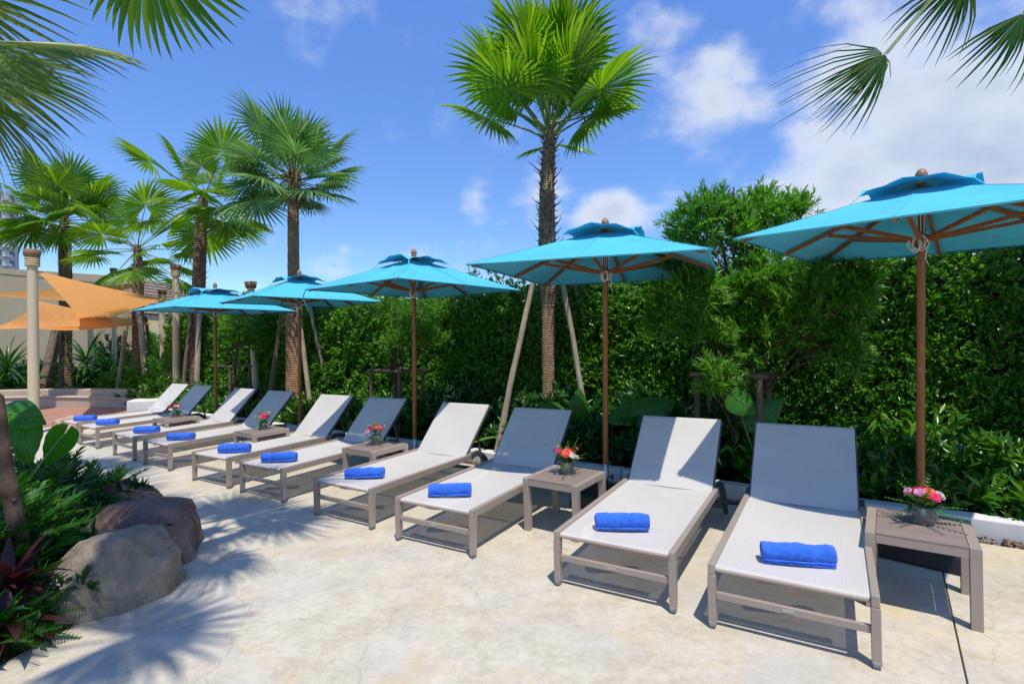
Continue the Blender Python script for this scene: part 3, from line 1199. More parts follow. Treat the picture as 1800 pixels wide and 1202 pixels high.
    pole = mb.build('pole', M['teak'], root)
    mb = MB()
    mb.lathe([(0.0237, 1.17), (0.0245, 1.172), (0.0245, 1.182), (0.0237, 1.184)], 16)
    mb.build('joint_ring', M['finial'], pole)
    mb = MB()
    mb.lathe([(0.024, 0.10), (0.0265, 0.10), (0.0265, 0.33), (0.024, 0.33)], 16)
    mb.build('base_tube', M['steel'], root)
    mb = MB()
    mb.tube([(0.026, 0, 0.22), (0.055, 0, 0.22)], 0.006, 8)
    mb.lathe([(0.001, -0.006), (0.022, -0.006), (0.024, 0), (0.022, 0.006), (0.001, 0.006)], 12, (0, 0, 0))
    o = len(mb.v)
    mb.v = mb.v[:o-60]+[(0.06+p[2], p[1], 0.22+p[0]) for p in mb.v[o-60:]]
    mb.build('clamp_knob', M['black'], root)
    # heavy black base
    mb = MB()
    mb.box((0, 0, 0.05), (0.52, 0.52, 0.098), None, 0, 0.90)
    mb.box((0, 0, 0.115), (0.11, 0.11, 0.03))
    mb.build('base_block', M['black'], root, 0.012)
    # finial
    mb = MB()
    mb.lathe([(0.024, za+0.005), (0.030, za+0.022), (0.032, za+0.028), (0.024, za+0.034), (0.033, za+0.050), (0.034, za+0.066), (0.026, za+0.088), (0.012, za+0.102), (0.001, za+0.106)], 16)
    mb.build('finial', M['finial'], root)
    # coil of cord at the hub
    path = []
    n = 220
    cdir = Vector((rr.uniform(-.2, .2)-math.sin(-th)*0, -1, 0))
    ca = math.atan2(-y, -x)-th+rr.uniform(-.4, .4)
    rad = Vector((math.cos(ca), math.sin(ca), 0))
    tan = Vector((-rad.y, rad.x, 0))
    for k in range(n):
        t = k/n
        a = t*2*PI*6.3
        rx = 0.032+0.008*math.sin(t*7+seed)
        rz = 0.044+0.010*math.sin(t*9+seed*2)
        path.append(rad*(0.048+0.014*math.sin(t*31)) + tan*(rx*math.cos(a)+0.016*math.sin(t*5+seed)) + Vector((0, 0, hubz-0.030+rz*math.sin(a))))
    mb = MB()
    mb.tube(path, 0.0030, 5)
    for k in range(4):
        a = tan*(0.018*(k-1.5)) + rad*0.03
        mb.tube([a+Vector((0, 0, hubz+0.02)), a*1.15+Vector((0, 0, (hubz+za)/2)), a*0.8+Vector((0, 0, za-0.05))], 0.0025, 5)
    e0 = rad*0.05+tan*0.03+Vector((0, 0, hubz-0.03))
    mb.tube([e0, e0+tan*0.02+Vector((0, 0, -0.05)), e0+tan*0.012+Vector((0, 0, -0.10)), e0+tan*0.03+Vector((0, 0, -0.14))], 0.0028, 5)
    mb.build('pull_cord', M['cord'], root)
    return root, corners, he


UMB = [(2.622, 3.369, -.798, 1.70, 2.019, 2.461, 'large turquoise umbrella at the right, cut off by the picture edge', 1),
       (0.815, 4.583, -.402, 1.80, 2.005, 2.470, 'turquoise umbrella second from the right, before the tall palm', 2),
       (-1.114, 5.987, -.724, 1.736, 2.024, 2.490, 'turquoise umbrella in the middle of the five, loose strap at its left corner', 3),
       (-2.988, 7.39, -.852, 1.68, 2.028, 2.481, 'turquoise umbrella second from the left, its pole before a leaning palm stake', 4),
       (-4.858, 8.604, -.689, 1.819, 2.019, 2.480, 'farthest turquoise umbrella at the left, touching the orange sail', 5)]
umbs = [make_umbrella(u) for u in UMB]
# loose straps
for (ui, ck, L) in ((2, 5, 0.24), (0, 1, 0.22)):
    root, corners, he = umbs[ui]
    e = corners[ck]*0.985
    mb = MB()
    d = Vector((e.x, e.y, 0)).normalized()
    sd = Vector((-d.y, d.x, 0))

    def sf(u, v):
        return Vector((e.x, e.y, he-0.01))+sd*(u-0.5)*0.028+Vector((0, 0, -L*v))+d*0.02*math.sin(v*5)+sd*0.015*math.sin(v*4)
    mb.grid(sf, 1, 8)
    mb.build('tie_strap', M['strap'], root)

# ------------------------------------------------------------------ boulders


def boulder(name, label, loc, size, rz, mat, seed, cuts=7, cutamt=(0.72, 0.95)):
    bm = bmesh.new()
    bmesh.ops.create_icosphere(bm, subdivisions=5, radius=1.0)
    rr = random.Random(seed)
    planes = []
    for k in range(cuts):
        d = Vector((rr.uniform(-1, 1), rr.uniform(-1, 1), rr.uniform(-0.5, 1))).normalized()
        planes.append((d, rr.uniform(*cutamt)))
    for v in bm.verts:
        p = v.co.copy()
        for d, c in planes:
            h = p.dot(d)-c
            if h > 0:
                p -= d*h*0.95
        nn = noise.fractal(p*1.5+Vector((seed, 0, 0)), 1.0, 2.0, 5)
        p *= 1+0.085*nn
        q = p*7
        p += v.normal*0.020*noise.fractal(q+Vector((0, seed, 0)), 0.9, 2.0, 3)
        v.co = Vector((p.x*size[0], p.y*size[1], p.z*size[2]))
    me = bpy.data.meshes.new(name)
    bm.to_mesh(me)
    bm.free()
    me.materials.append(mat)
    me.polygons.foreach_set('use_smooth', [True]*len(me.polygons))
    o = link(name, me)
    o.location = loc
    o.rotation_euler = (0, 0, rz)
    return tag(o, label, 'boulder')


def gz(x, y, z=0.0):
    return (x, y, g(x, y)+z)


def hull_boulder(name, label, base, pts, mat, seed, smooth=5, amp=0.022):
    """an angular boulder: hull of hand placed points, edges worn round, surface broken up"""
    base = Vector(base)
    bm = bmesh.new()
    for p in pts:
        bm.verts.new(Vector(p)-base)
    r_ = bmesh.ops.convex_hull(bm, input=bm.verts[:])
    loose = [v for v in bm.verts if not v.link_faces]
    if loose:
        bmesh.ops.delete(bm, geom=loose, context='VERTS')
    bmesh.ops.triangulate(bm, faces=bm.faces[:])
    for k in range(5):
        long_e = [e for e in bm.edges if e.calc_length() > 0.028]
        if not long_e:
            break
        bmesh.ops.subdivide_edges(bm, edges=long_e, cuts=1)
        bmesh.ops.triangulate(bm, faces=bm.faces[:])
    for k in range(smooth):
        bmesh.ops.smooth_vert(bm, verts=bm.verts[:], factor=0.5, use_axis_x=True, use_axis_y=True, use_axis_z=True)
    bm.normal_update()
    moves = []
    for v in bm.verts:
        q = v.co
        d = amp*1.6*noise.fractal(q*3.2+Vector((seed, 0, 0)), 1.0, 2.0, 3)
        d += amp*0.8*noise.fractal(q*11+Vector((0, seed, 0)), 0.9, 2.0, 4)
        # bedding cracks
        c = abs(noise.noise(Vector((q.x*1.2+seed, q.y*1.2, q.z*9+q.x*3))))
        if c < 0.05:
            d -= amp*0.9*(1-c/0.05)
        moves.append(v.normal*d)
    for v, m_ in zip(bm.verts, moves):
        v.co += m_
    me = bpy.data.meshes.new(name)
    bm.to_mesh(me)
    bm.free()
    me.materials.append(mat)
    me.polygons.foreach_set('use_smooth', [True]*len(me.polygons))
    o = link(name, me)
    o.location = base
    return tag(o, label, 'boulder')


GB = -0.12
hull_boulder('boulder', 'tan mossy boulder at the front edge of the planting bed', (-2.35, 3.08, -0.07),
             [(-2.44, 2.74, GB), (-2.22, 2.86, GB), (-2.03, 3.11, GB), (-2.10, 3.38, GB), (-2.62, 3.40, GB), (-2.70, 3.0, GB), (-2.60, 2.80, GB),
              (-2.53, 3.02, 0.285), (-2.24, 3.02, 0.32), (-2.20, 3.28, 0.30), (-2.52, 3.30, 0.29), (-2.06, 3.08, 0.15), (-2.05, 3.25, 0.16), (-2.61, 2.92, 0.14), (-2.40, 2.80, 0.06), (-2.66, 3.15, 0.15)], M['rock_a'], 3, 4, 0.014)
hull_boulder('boulder', 'long mauve brown boulder behind the tan one', (-2.65, 3.68, -0.07),
             [(-3.08, 3.50, GB), (-2.62, 3.36, GB), (-2.30, 3.42, GB), (-2.18, 3.62, GB), (-2.36, 4.02, GB), (-2.95, 4.08, GB), (-3.15, 3.75, GB),
              (-3.05, 3.55, 0.07), (-2.84, 3.66, 0.295), (-2.52, 3.70, 0.325), (-2.33, 3.60, 0.31), (-2.24, 3.60, 0.14), (-2.40, 3.92, 0.27), (-2.85, 3.95, 0.26), (-2.60, 3.42, 0.12), (-2.30, 3.46, 0.16)], M['rock_b'], 8, 4, 0.014)
boulder('boulder', 'small mauve boulder half hidden by leaves, rear end of the bed', gz(-3.55, 4.72, 0.06), (0.34, 0.25, 0.22), 0.3, M['rock_b'], 9)
boulder('boulder', 'peach coloured boulder by the foot of the tall sand post', gz(-8.05, 9.55, 0.05), (0.30, 0.24, 0.2), 0.3, M['rock_c'], 19)
boulder('boulder', 'pale peach boulder at the left picture edge beyond the taro leaves', gz(-8.6, 9.2, 0.07), (0.28, 0.24, 0.26), 1.3, M['rock_c'], 23)


# ------------------------------------------------------------------ foliage helpers
def leaf_cloud(name, P, D, L, Wd, mat, parent=None, up=None, fold=0.25, seed=0, droop=0.0):
    """many small folded leaves as one mesh; P base points, D directions, L lengths, Wd widths"""
    rs = np.random.RandomState(seed)
    N = len(P)
    D = D/np.maximum(np.linalg.norm(D, axis=1, keepdims=True), 1e-6)
    rv = rs.normal(size=(N, 3)) if up is None else up + 0.5*rs.normal(size=(N, 3))
    S = np.cross(D, rv)
    S /= np.maximum(np.linalg.norm(S, axis=1, keepdims=True), 1e-6)
    U = np.cross(S, D)
    L = L[:, None]
    Wd = Wd[:, None]
    mid = P + D*L*0.45
    V = np.empty((N, 4, 3))
    V[:, 0] = P
    V[:, 1] = mid + S*Wd*0.5 + U*Wd*fold
    V[:, 2] = P + D*L - U*L*droop
    V[:, 3] = mid - S*Wd*0.5 + U*Wd*fold
    me = bpy.data.meshes.new(name)
    me.vertices.add(N*4)
    me.vertices.foreach_set('co', V.reshape(-1))
    idx = np.arange(N)[:, None]*4
    F = np.concatenate([idx+np.array([[0, 1, 2]]), idx+np.array([[0, 2, 3]])], axis=1).reshape(-1)
    me.loops.add(N*6)
    me.loops.foreach_set('vertex_index', F.astype(np.int32))
    me.polygons.add(N*2)
    me.polygons.foreach_set('loop_start', np.arange(N*2, dtype=np.int32)*3)
    me.polygons.foreach_set('loop_total', np.full(N*2, 3, dtype=np.int32))
    me.update(calc_edges=True)
    me.materials.append(mat)
    return link(name, me, parent)


def shoots(C, A, per, rs, spread, leafL, leafW):
    """tufts: from each shoot centre C along axis A, per leaves fan out"""
    N = len(C)
    t = rs.rand(N, per)
    P = C[:, None, :] + A[:, None, :]*t[:, :, None]
    Dn = A/np.maximum(np.linalg.norm(A, axis=1, keepdims=True), 1e-6)
    D = Dn[:, None, :] + spread*rs.normal(size=(N, per, 3))
    return P.reshape(-1, 3), D.reshape(-1, 3), (leafL*(0.7+0.6*rs.rand(N*per))), (leafW*(0.7+0.6*rs.rand(N*per)))


def fbm(x, y, s):
    return noise.fractal(Vector((x, y, s)), 1.0, 2.0, 3)


RV3 = np.array([RV.x, RV.y, 0.0])
NV3 = np.array([NV.x, NV.y, 0.0])


def rn_np(r_, n_):
    X = AX.x + RV.x*r_ + NV.x*n_
    Y = AX.y + RV.y*r_ + NV.y*n_
    return X, Y


def g_np(X, Y):
    return SA*np.clip(X, -16, 8) + SB*(np.clip(Y, 0, 22)-3)


# ------------------------------------------------------------------ hedge
HEDGE_N = 3.30


def hedge():
    root = thing('hedge', 'tall dense clipped green hedge running the whole length behind the loungers', 'hedge', rnz(5, 3.5, 0.05))
    inv = root.matrix_basis.inverted()
    off = np.array(root.location)
    rs = np.random.RandomState(3)
    Ps, Ds, Ls, Ws = [], [], [], []
    for (r0, r1, dens, ll) in ((-3.0, 2.5, 900, 0.052), (2.5, 6.5, 640, 0.056), (6.5, 15.2, 300, 0.075)):
        N = int((r1-r0)*2.25*dens)
        rr_ = rs.uniform(r0, r1, N)
        zz = rs.uniform(0.05, 1.0, N)
        dep = rs.exponential(0.045, N)
        nn = np.empty(N)
        for k in range(N):
            top = 2.08+0.16*fbm(rr_[k]*0.8, 7.0, 1.0)+0.10*noise.noise(Vector((rr_[k]*4, 0, 3)))
            zz[k] *= top
            b = 0.12*fbm(rr_[k]*0.85, zz[k]*0.85, 5.0)+0.05*noise.noise(Vector((rr_[k]*3.3, zz[k]*3.3, 9)))
            # round the top shoulder
            sh = max(0, (zz[k]-(top-0.35))/0.35)
            nn[k] = HEDGE_N - b + 0.16*sh**2
        nn = nn+np.minimum(dep, 0.45)
        X, Y = rn_np(rr_, nn)
        Z = g_np(X, Y)+0.07+zz
        C = np.stack([X, Y, Z], 1)
        A = (-NV3*0.9 + np.array([0, 0, 0.75]))[None, :] + 0.65*rs.normal(size=(N, 3))
        A = A/np.linalg.norm(A, axis=1, keepdims=True)*(ll*1.1)
        p, d, l, w = shoots(C, A, 6, rs, 0.75, ll, ll*0.46)
        Ps.append(p)
        Ds.append(d)
        Ls.append(l)
        Ws.append(w)
        # sprouts above the top
        N2 = int((r1-r0)*46)
        rr_ = rs.uniform(r0, r1, N2)
        nn = HEDGE_N+rs.uniform(0.05, 0.4, N2)
        top = np.array([2.02+0.16*fbm(q*0.8, 7.0, 1.0) for q in rr_])+rs.rand(N2)**2*0.28
        X, Y = rn_np(rr_, nn)
        C = np.stack([X, Y, g_np(X, Y)+0.07+top], 1)
        A = (np.array([0, 0, 1.0])[None, :]+0.35*rs.normal(size=(N2, 3)))*0.12
        p, d, l, w = shoots(C, A, 12, rs, 0.7, ll, ll*0.42)
        Ps.append(p)
        Ds.append(d)
        Ls.append(l)
        Ws.append(w)
    P = np.concatenate(Ps)-off
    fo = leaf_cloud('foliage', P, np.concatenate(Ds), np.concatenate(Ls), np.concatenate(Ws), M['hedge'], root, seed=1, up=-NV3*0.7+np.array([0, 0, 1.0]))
    tag(fo, kind='stuff')
    # inner leaves closing the hedge from behind
    N = 62000
    rr_ = rs.uniform(-3, 15.2, N)
    zz = rs.uniform(0, 2.05, N)
    nn = HEDGE_N+rs.uniform(0.22, 0.62, N)
    X, Y = rn_np(rr_, nn)
    P = np.stack([X, Y, g_np(X, Y)+0.06+zz], 1)-off
    D = rs.normal(size=(N, 3))
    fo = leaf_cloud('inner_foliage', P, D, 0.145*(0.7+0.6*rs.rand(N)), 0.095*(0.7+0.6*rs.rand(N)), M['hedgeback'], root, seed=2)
    tag(fo, kind='stuff')
    q = -2.8
    while q < 15:
        mb = MB()
        b = rnz(q, HEDGE_N+0.35, 0.0)-Vector(off)
        pts = [b+Vector((0.06*noise.noise(Vector((q, k, 0))), 0.06*noise.noise(Vector((q, k, 5))), 0.32*k)) for k in range(7)]
        mb.tube(pts, [0.028-0.003*k for k in range(7)], 6)
        mb.build('stem', M['bark'], root)
        q += random.uniform(0.5, 0.75)


hedge()

# ------------------------------------------------------------------ fan palms


def frond_mesh(name, Lp, Rb, nseg, spread, split, wfac, droop, tipd, fold, seed, mats, sagp=0.06, ragged=0.12, cup=0.0, pr=0.011):
    rr = random.Random(seed)
    mb = MB()
    pts = []
    for k in range(7):
        t = k/6
        pts.append(Vector((0, Lp*t, -sagp*Lp*t*t)))
    mb.tube(pts, [pr*(1.5-0.8*k/6) for k in range(7)], 6, 1)
    c = pts[-1]
    da = 2*spread/nseg
    S_ = [0.03, 0.2, split*0.75, split, split+(1-split)*0.4, split+(1-split)*0.75, 1.0]
    for i in range(nseg):
        a = -spread+da*(i+0.5)+rr.uniform(-0.12, 0.12)*da
        Rl = Rb*(0.70+0.30*math.cos(a*0.55))*(1-ragged*rr.random())
        dv = Vector((math.sin(a), math.cos(a), 0))
        pv = Vector((math.cos(a), -math.sin(a), 0))
        hws = math.tan(da*0.5)*split*Rl*wfac
        td = tipd*rr.uniform(0.5, 1.5)
        swing = rr.uniform(-0.06, 0.06)
        vs = []
        for s_ in S_:
            if s_ <= split:
                hw = math.tan(da*0.5)*s_*Rl*(1.02 if wfac > 0.95 else wfac+(1.0-wfac)*max(0, 1-s_/split*1.6))
            else:
                hw = hws*(1-(s_-split)/(1-split))**0.75 + 0.0006
            z = -droop*Rl*s_*s_ - cup*Rl*abs(math.sin(a))*s_
            e = max(0, s_-split)
            z -= td*Rl*e*e*2.2
            rad = s_*Rl*(1-0.25*td*e*e)
            p = c+dv*rad+pv*(swing*e*Rl)+Vector((0, 0, z))
            fz = hw*fold
            vs += [p-pv*hw+Vector((0, 0, fz)), p-Vector((0, 0, fz*0.6)), p+pv*hw+Vector((0, 0, fz))]
        fs = []
        for k in range(len(S_)-1):
            b = k*3
            fs += [(b, b+1, b+4, b+3), (b+1, b+2, b+5, b+4)]
        mb.add(vs, fs, 0, False)
    return mb.mesh(name, mats)


def frond_matrix(az, el, roll=0.0):
    Y = Vector((math.cos(az)*math.cos(el), math.sin(az)*math.cos(el), math.sin(el)))
    Z = Vector((-math.sin(el)*math.cos(az), -math.sin(el)*math.sin(az), math.cos(el)))
    X = Y.cross(Z)
    Mx = Matrix((X, Y, Z)).transposed()
    return (Mx @ Matrix.Rotation(roll, 3, 'Y')).to_4x4()


def trunk_part(root, path, rads, mat, name='trunk', n=16, wob=0.05, seed=0, ringh=0.0, steps=60):
    """a trunk swept along path (local points)"""
    mb = MB()
    P, Rr = [], []
    m = len(path)-1
    for k in range(steps+1):
        t = k/steps*m
        i = min(int(t), m-1)
        f = t-i
        P.append(Vector(path[i]).lerp(Vector(path[i+1]), f))
        rad = rads[i]*(1-f)+rads[i+1]*f
        rad *= 1+wob*noise.noise(Vector((k*0.7, seed, 0)))
        if ringh:
            rad *= 1+ringh*(1 if k % 2 else -1)
        Rr.append(rad)
    mb.tube(P, Rr, n, 0, True, True)
    return mb.build(name, mat, root)


def boots_part(root, path, rads, z0, z1, count, L, seed, mat, el=(0.5, 1.1)):
    rr = random.Random(seed)
    mb = MB()
    zs = [p[2] for p in path]
    for k in range(count):
        z = z0+(z1-z0)*(k+rr.random())/count
        i = 0
        while i < len(zs)-2 and zs[i+1] < z:
            i += 1
        f = (z-zs[i])/(zs[i+1]-zs[i])
        c = Vector(path[i]).lerp(Vector(path[i+1]), f)
        rad = rads[i]*(1-f)+rads[i+1]*f
        a = k*2.39996+rr.uniform(-.3, .3)
        e = rr.uniform(*el)
        d = Vector((math.cos(a)*math.cos(e), math.sin(a)*math.cos(e), math.sin(e)))
        sd = Vector((-math.sin(a), math.cos(a), 0))
        o = c+Vector((math.cos(a), math.sin(a), 0))*rad*0.86
        l = L*rr.uniform(0.45, 1.3)
        w = rr.uniform(0.018, 0.034)
        nrm = sd.cross(d)*0.012
        tip = o+d*l+Vector((math.cos(a), math.sin(a), 0))*l*0.2*rr.random()
        vs = [o-sd*w, o+sd*w, o+d*l*0.55+sd*w*0.5+nrm, tip+sd*w*0.28, tip-sd*w*0.28, o+d*l*0.55-sd*w*0.5+nrm, o-nrm*1.5]
        mb.add(vs, [(0, 1, 2, 5), (5, 2, 3, 4), (1, 0, 6), (2, 1, 6), (0, 5, 6)])
    return tag(mb.build('leaf_bases', mat, root), kind='stuff')


def palm(label, base, path, rads, tmat, fr, group='fan palms along the hedge', boots=None, name='fan_palm', split_trunk=None):
    root = thing(name, label, 'palm tree', base, 0, group)
    if split_trunk is None:
        trunk_part(root, path, rads, tmat, seed=len(label))
    else:
        trunk_part(root, path, rads, tmat, seed=len(label), ringh=split_trunk, steps=110)
    if boots:
        for b in boots:
            boots_part(root, path, rads, *b)
    top = Vector(path[-1])
    var = []
    for k in range(fr['variants']):
        var.append(frond_mesh('frond', fr['Lp']*(0.8+0.4*k/max(1, fr['variants']-1)), fr['Rb']*(1.05-0.12*(k % 3)), fr['nseg'], fr.get('spread', 2.5), fr['split'], fr['wfac'],
                              fr['droop'], fr['tipd'], fr.get('fold', 0.5), fr['seed']*10+k, [fr['mat'], M['petiole']], fr.get('sagp', 0.08), fr.get('ragged', 0.14), fr.get('cup', 0.1), fr.get('pr', 0.011)))
    rr = random.Random(fr['seed'])
    n = fr['n']
    for k in range(n):
        t = k/(n-1)
        az = fr.get('az0', 0)+k*2.39996+rr.uniform(-.2, .2)
        el = R(fr['el'][0]+(fr['el'][1]-fr['el'][0])*t**fr.get('pw', 1.2)+rr.uniform(-7, 7))
        o = link('frond', var[rr.randrange(len(var))], root)
        p = top + Vector((math.cos(az), math.sin(az), 0))*rads[-1]*0.6 - Vector((0, 0, 0.22*t))
        sc = rr.uniform(0.88, 1.1)*(0.78 if t < 0.12 else 1.0)
        o.matrix_local = Matrix.Translation(p) @ frond_matrix(az, el, rr.uniform(-.35, .35)) @ Matrix.Diagonal((sc, sc, sc, 1))
    for sp in fr.get('extra', []):
        az, el, ro, sc, v = sp
        o = link('frond', var[v % len(var)], root)
        o.matrix_local = Matrix.Translation(top+Vector((0, 0, -0.05))) @ frond_matrix(R(az), R(el), ro) @ Matrix.Diagonal((sc, sc, sc, 1))
    return root


# the tall palm behind the second umbrella
b = rnz(3.113, 2.95, 0.05)
palm('tall bright fan palm with ringed lower trunk, behind second umbrella from right', b,
     [(0, 0, 0), (0.0, 0, 0.8), (0.0, 0, 1.75), (0.01, 0, 1.95), (-0.01, 0, 2.6), (-0.01, 0.0, 3.2), (0.02, 0, 3.85), (0.03, 0, 4.08)],
     [0.084, 0.078, 0.080, 0.108, 0.108, 0.095, 0.078, 0.06], M['trunk_ring'],
     dict(variants=5, Lp=0.82, Rb=0.73, nseg=38, split=0.58, wfac=1.0, droop=0.06, tipd=0.22, seed=21, mat=M['palm_a'], n=26, el=(89, 22), pw=1.2, az0=0.4, spread=2.6, cup=0.16,
          extra=[(-12, 14, 0.4, 0.85, 1), (8, 30, 0.5, 0.9, 2), (-95, 64, 0.0, 1.0, 0), (-62, 68, 0.2, 1.0, 3), (-120, 56, -0.2, 0.95, 4)]),
     boots=[(1.85, 3.95, 170, 0.10, 31, M['trunk_boot']), (1.9, 3.9, 44, 0.17, 33, M['boot'])], split_trunk=0.03)
# silver palm behind the fourth umbrella
b = rnz(8.725, 2.95, 0.05)
palm('silvery fan palm with a stout red ringed trunk, behind second umbrella from left', b,
     [(0, 0, 0), (0, 0, 0.9), (0.0, 0, 1.9), (0.01, 0, 2.0), (0.01, 0, 3.9), (0.03, 0, 4.1), (0.03, 0, 4.6)],
     [0.155, 0.138, 0.130, 0.108, 0.100, 0.125, 0.10], M['trunk_red'],
     dict(variants=5, Lp=0.74, Rb=0.74, nseg=36, split=0.46, wfac=1.0, droop=0.04, tipd=0.16, seed=22, mat=M['palm_b'], n=31, el=(88, -22), pw=1.0, az0=1.2, spread=2.7, cup=0.14, fold=0.4,
          extra=[(170, 5, 0.3, 1.1, 1), (190, -12, 0.2, 1.1, 2), (165, -25, 0.1, 1.15, 3), (200, 20, -0.3, 1.1, 0)]),
     boots=[(3.95, 4.55, 60, 0.14, 35, M['fibre'])], split_trunk=0.02)
# three palms towards the pool
b = rnz(13.09, 3.2, 0.05)
palm('fan palm with widely spaced leaves, third palm from the left, behind the farthest umbrella', b,
     [(-0.12, 0, 0), (-0.06, 0, 1.6), (0.0, 0, 2.8), (0.06, 0, 4.2), (0.14, 0, 5.05)],
     [0.15, 0.125, 0.145, 0.135, 0.085], M['trunk_boot'],
     dict(variants=4, Lp=1.05, Rb=0.96, nseg=36, split=0.56, wfac=1.0, droop=0.05, tipd=0.16, seed=23, mat=M['palm_c'], n=13, el=(82, -40), pw=0.9, az0=-1.5, spread=2.55, cup=0.12,
          extra=[(-40, -25, 0.2, 1.0, 0), (-60, -5, 0.3, 1.0, 1)]),
     boots=[(1.4, 4.9, 200, 0.13, 37, M['trunk_boot'])])
b = rnz(17.33, 3.4, 0.05)
palm('shorter fan palm with a drooping full crown, second palm from the left', b,
     [(0, 0, 0), (0, 0, 1.4), (0.0, 0, 2.6), (0.02, 0, 3.6), (0.0, 0, 4.35)],
     [0.17, 0.155, 0.15, 0.125, 0.09], M['trunk_boot'],
     dict(variants=4, Lp=1.1, Rb=0.98, nseg=36, split=0.56, wfac=1.0, droop=0.06, tipd=0.18, seed=24, mat=M['palm_c'], n=17, el=(70, -35), pw=0.9, az0=0.5, spread=2.55, cup=0.14),
     boots=[(1.4, 4.2, 160, 0.14, 38, M['trunk_boot'])])
pp = spot(115, 601, 16.5)
b = Vector((pp.x, pp.y, g(pp.x, pp.y)))
palm('tall dense fan palm in front of the beige wall, leftmost palm standing in view', b,
     [(0, 0, 0), (0, 0, 1.6), (0.03, 0, 3.2), (0.0, 0, 4.8), (0.0, 0, 5.7)],
     [0.19, 0.165, 0.17, 0.165, 0.10], M['trunk_boot'],
     dict(variants=4, Lp=1.0, Rb=1.08, nseg=36, split=0.56, wfac=1.0, droop=0.05, tipd=0.18, seed=25, mat=M['palm_c'], n=24, el=(84, -5), pw=1.1, az0=0.1, spread=2.55, cup=0.12,
          extra=[(200, -28, 0.2, 1.15, 0), (-60, -45, 0.3, 0.95, 1), (185, -10, 0.2, 1.1, 2)]),
     boots=[(1.6, 5.5, 220, 0.15, 39, M['trunk_boot'])])


# palms rooted outside the picture whose leaves reach into it
def aimed_frond(root, start, joint, normal, Rb, nseg, spread, split, droop, tipd, seed, mat, wfac=1.0, cup=0.1, pr=0.010, ragged=0.16):
    """a frond whose petiole runs from start to joint; blade opens beyond joint, its face along normal"""
    start, joint = Vector(start), Vector(joint)
    Yv = joint-start
    Lp = Yv.length
    Yv.normalize()
    Zv = Vector(normal)
    Zv -= Yv*Zv.dot(Yv)
    Zv.normalize()
    Xv = Yv.cross(Zv)
    me = frond_mesh('frond', Lp, Rb, nseg, spread, split, wfac, droop, tipd, 0.5, seed, [mat, M['petiole']], 0.03, ragged, cup, pr)
    o = link('frond', me, root)
    Mx = Matrix((Xv, Yv, Zv)).transposed().to_4x4()
    o.matrix_local = Matrix.Translation(start-Vector(root.location)) @ Mx
    return o


# left: low crown hanging over the picture's left edge
pl = Vector((-4.15, 3.6, g(-4.15, 3.6)))
root = palm('low fan palm at left edge, its big olive leaves hanging into view', pl,
            [(-0.1, 0, 0), (-0.06, 0, 0.9), (-0.03, 0, 2.2), (0.0, 0, 3.72)], [0.13, 0.115, 0.13, 0.09], M['fibre'],
            dict(variants=3, Lp=0.55, Rb=0.75, nseg=36, split=0.5, wfac=0.95, droop=0.16, tipd=0.5, seed=26, mat=M['palm_d'], n=5, el=(85, 40), pw=1.0, az0=2.2, spread=2.4, cup=0.2),
            group='palms rooted outside the picture', boots=[(3.0, 3.72, 60, 0.12, 41, M['fibre'])])
root_c = pl+Vector((0, 0, 3.72))
aimed_frond(root, root_c, spot(-30, 62, 3.35), (0.55, -0.75, 0.55), 0.92, 40, 1.45, 0.62, 0.08, 0.25, 61, M['palm_d'], 1.0, 0.15)
aimed_frond(root, root_c, spot(-90, 95, 3.6), (0.5, -0.75, 0.4), 0.95, 40, 1.3, 0.6, 0.08, 0.25, 65, M['palm_d'], 1.0, 0.15)
aimed_frond(root, root_c, spot(-75, 150, 3.2), (0.6, -0.6, 0.5), 0.74, 40, 1.2, 0.45, 0.25, 0.5, 63, M['palm_d'], 0.85, 0.15)
# overhead, left: tall palm whose crown shades the deck in front
pt = Vector((-2.95, 0.95, g(-2.95, 0.95)))
root = palm('tall palm outside the left, one dark leaf hanging in at the top', pt,
            [(0, 0, 0), (0.05, 0, 1.5), (0.45, 0.5, 3.6), (1.1, 1.25, 5.4)], [0.15, 0.13, 0.13, 0.09], M['trunk_boot'],
            dict(variants=3, Lp=0.5, Rb=0.70, nseg=36, split=0.5, wfac=1.0, droop=0.12, tipd=0.4, seed=27, mat=M['palm_c'], n=9, el=(80, 8), pw=1.0, az0=0.9, spread=2.5, cup=0.15),
            group='palms rooted outside the picture')
aimed_frond(root, pt+Vector((1.1, 1.25, 5.35)), spot(245, -105, 2.75), (0.1, -0.9, 0.45), 0.60, 36, 2.0, 0.62, 0.06, 0.25, 64, M['palm_c'], 1.0, 0.1)
# second shading palm, behind the viewer
p2 = Vector((-2.2, -0.25, g(-2.2, -0.25)))
palm('fan palm behind the viewer that dapples the front of the deck with shade', p2,
     [(0, 0, 0), (0.02, 0, 2.5), (0.05, 0, 5.0), (0.1, 0.0, 7.4)], [0.15, 0.13, 0.13, 0.09], M['trunk_boot'],
     dict(variants=3, Lp=0.85, Rb=0.8, nseg=34, split=0.5, wfac=1.0, droop=0.12, tipd=0.4, seed=28, mat=M['palm_c'], n=9, el=(75, -10), pw=1.0, az0=0.2, spread=2.5, cup=0.15),
     group='palms rooted outside the picture')
p2 = Vector((-4.9, 3.9, g(-4.9, 3.9)))
palm('fan palm left of the picture shading the fourth lounger from the far end', p2,
     [(0, 0, 0), (0.02, 0, 1.8), (0.05, 0, 3.6), (0.1, 0.0, 5.6)], [0.15, 0.13, 0.13, 0.09], M['trunk_boot'],
     dict(variants=3, Lp=0.7, Rb=0.72, nseg=34, split=0.5, wfac=1.0, droop=0.12, tipd=0.4, seed=29, mat=M['palm_c'], n=11, el=(80, 20), pw=1.0, az0=0.2, spread=2.5, cup=0.15),
     group='palms rooted outside the picture')
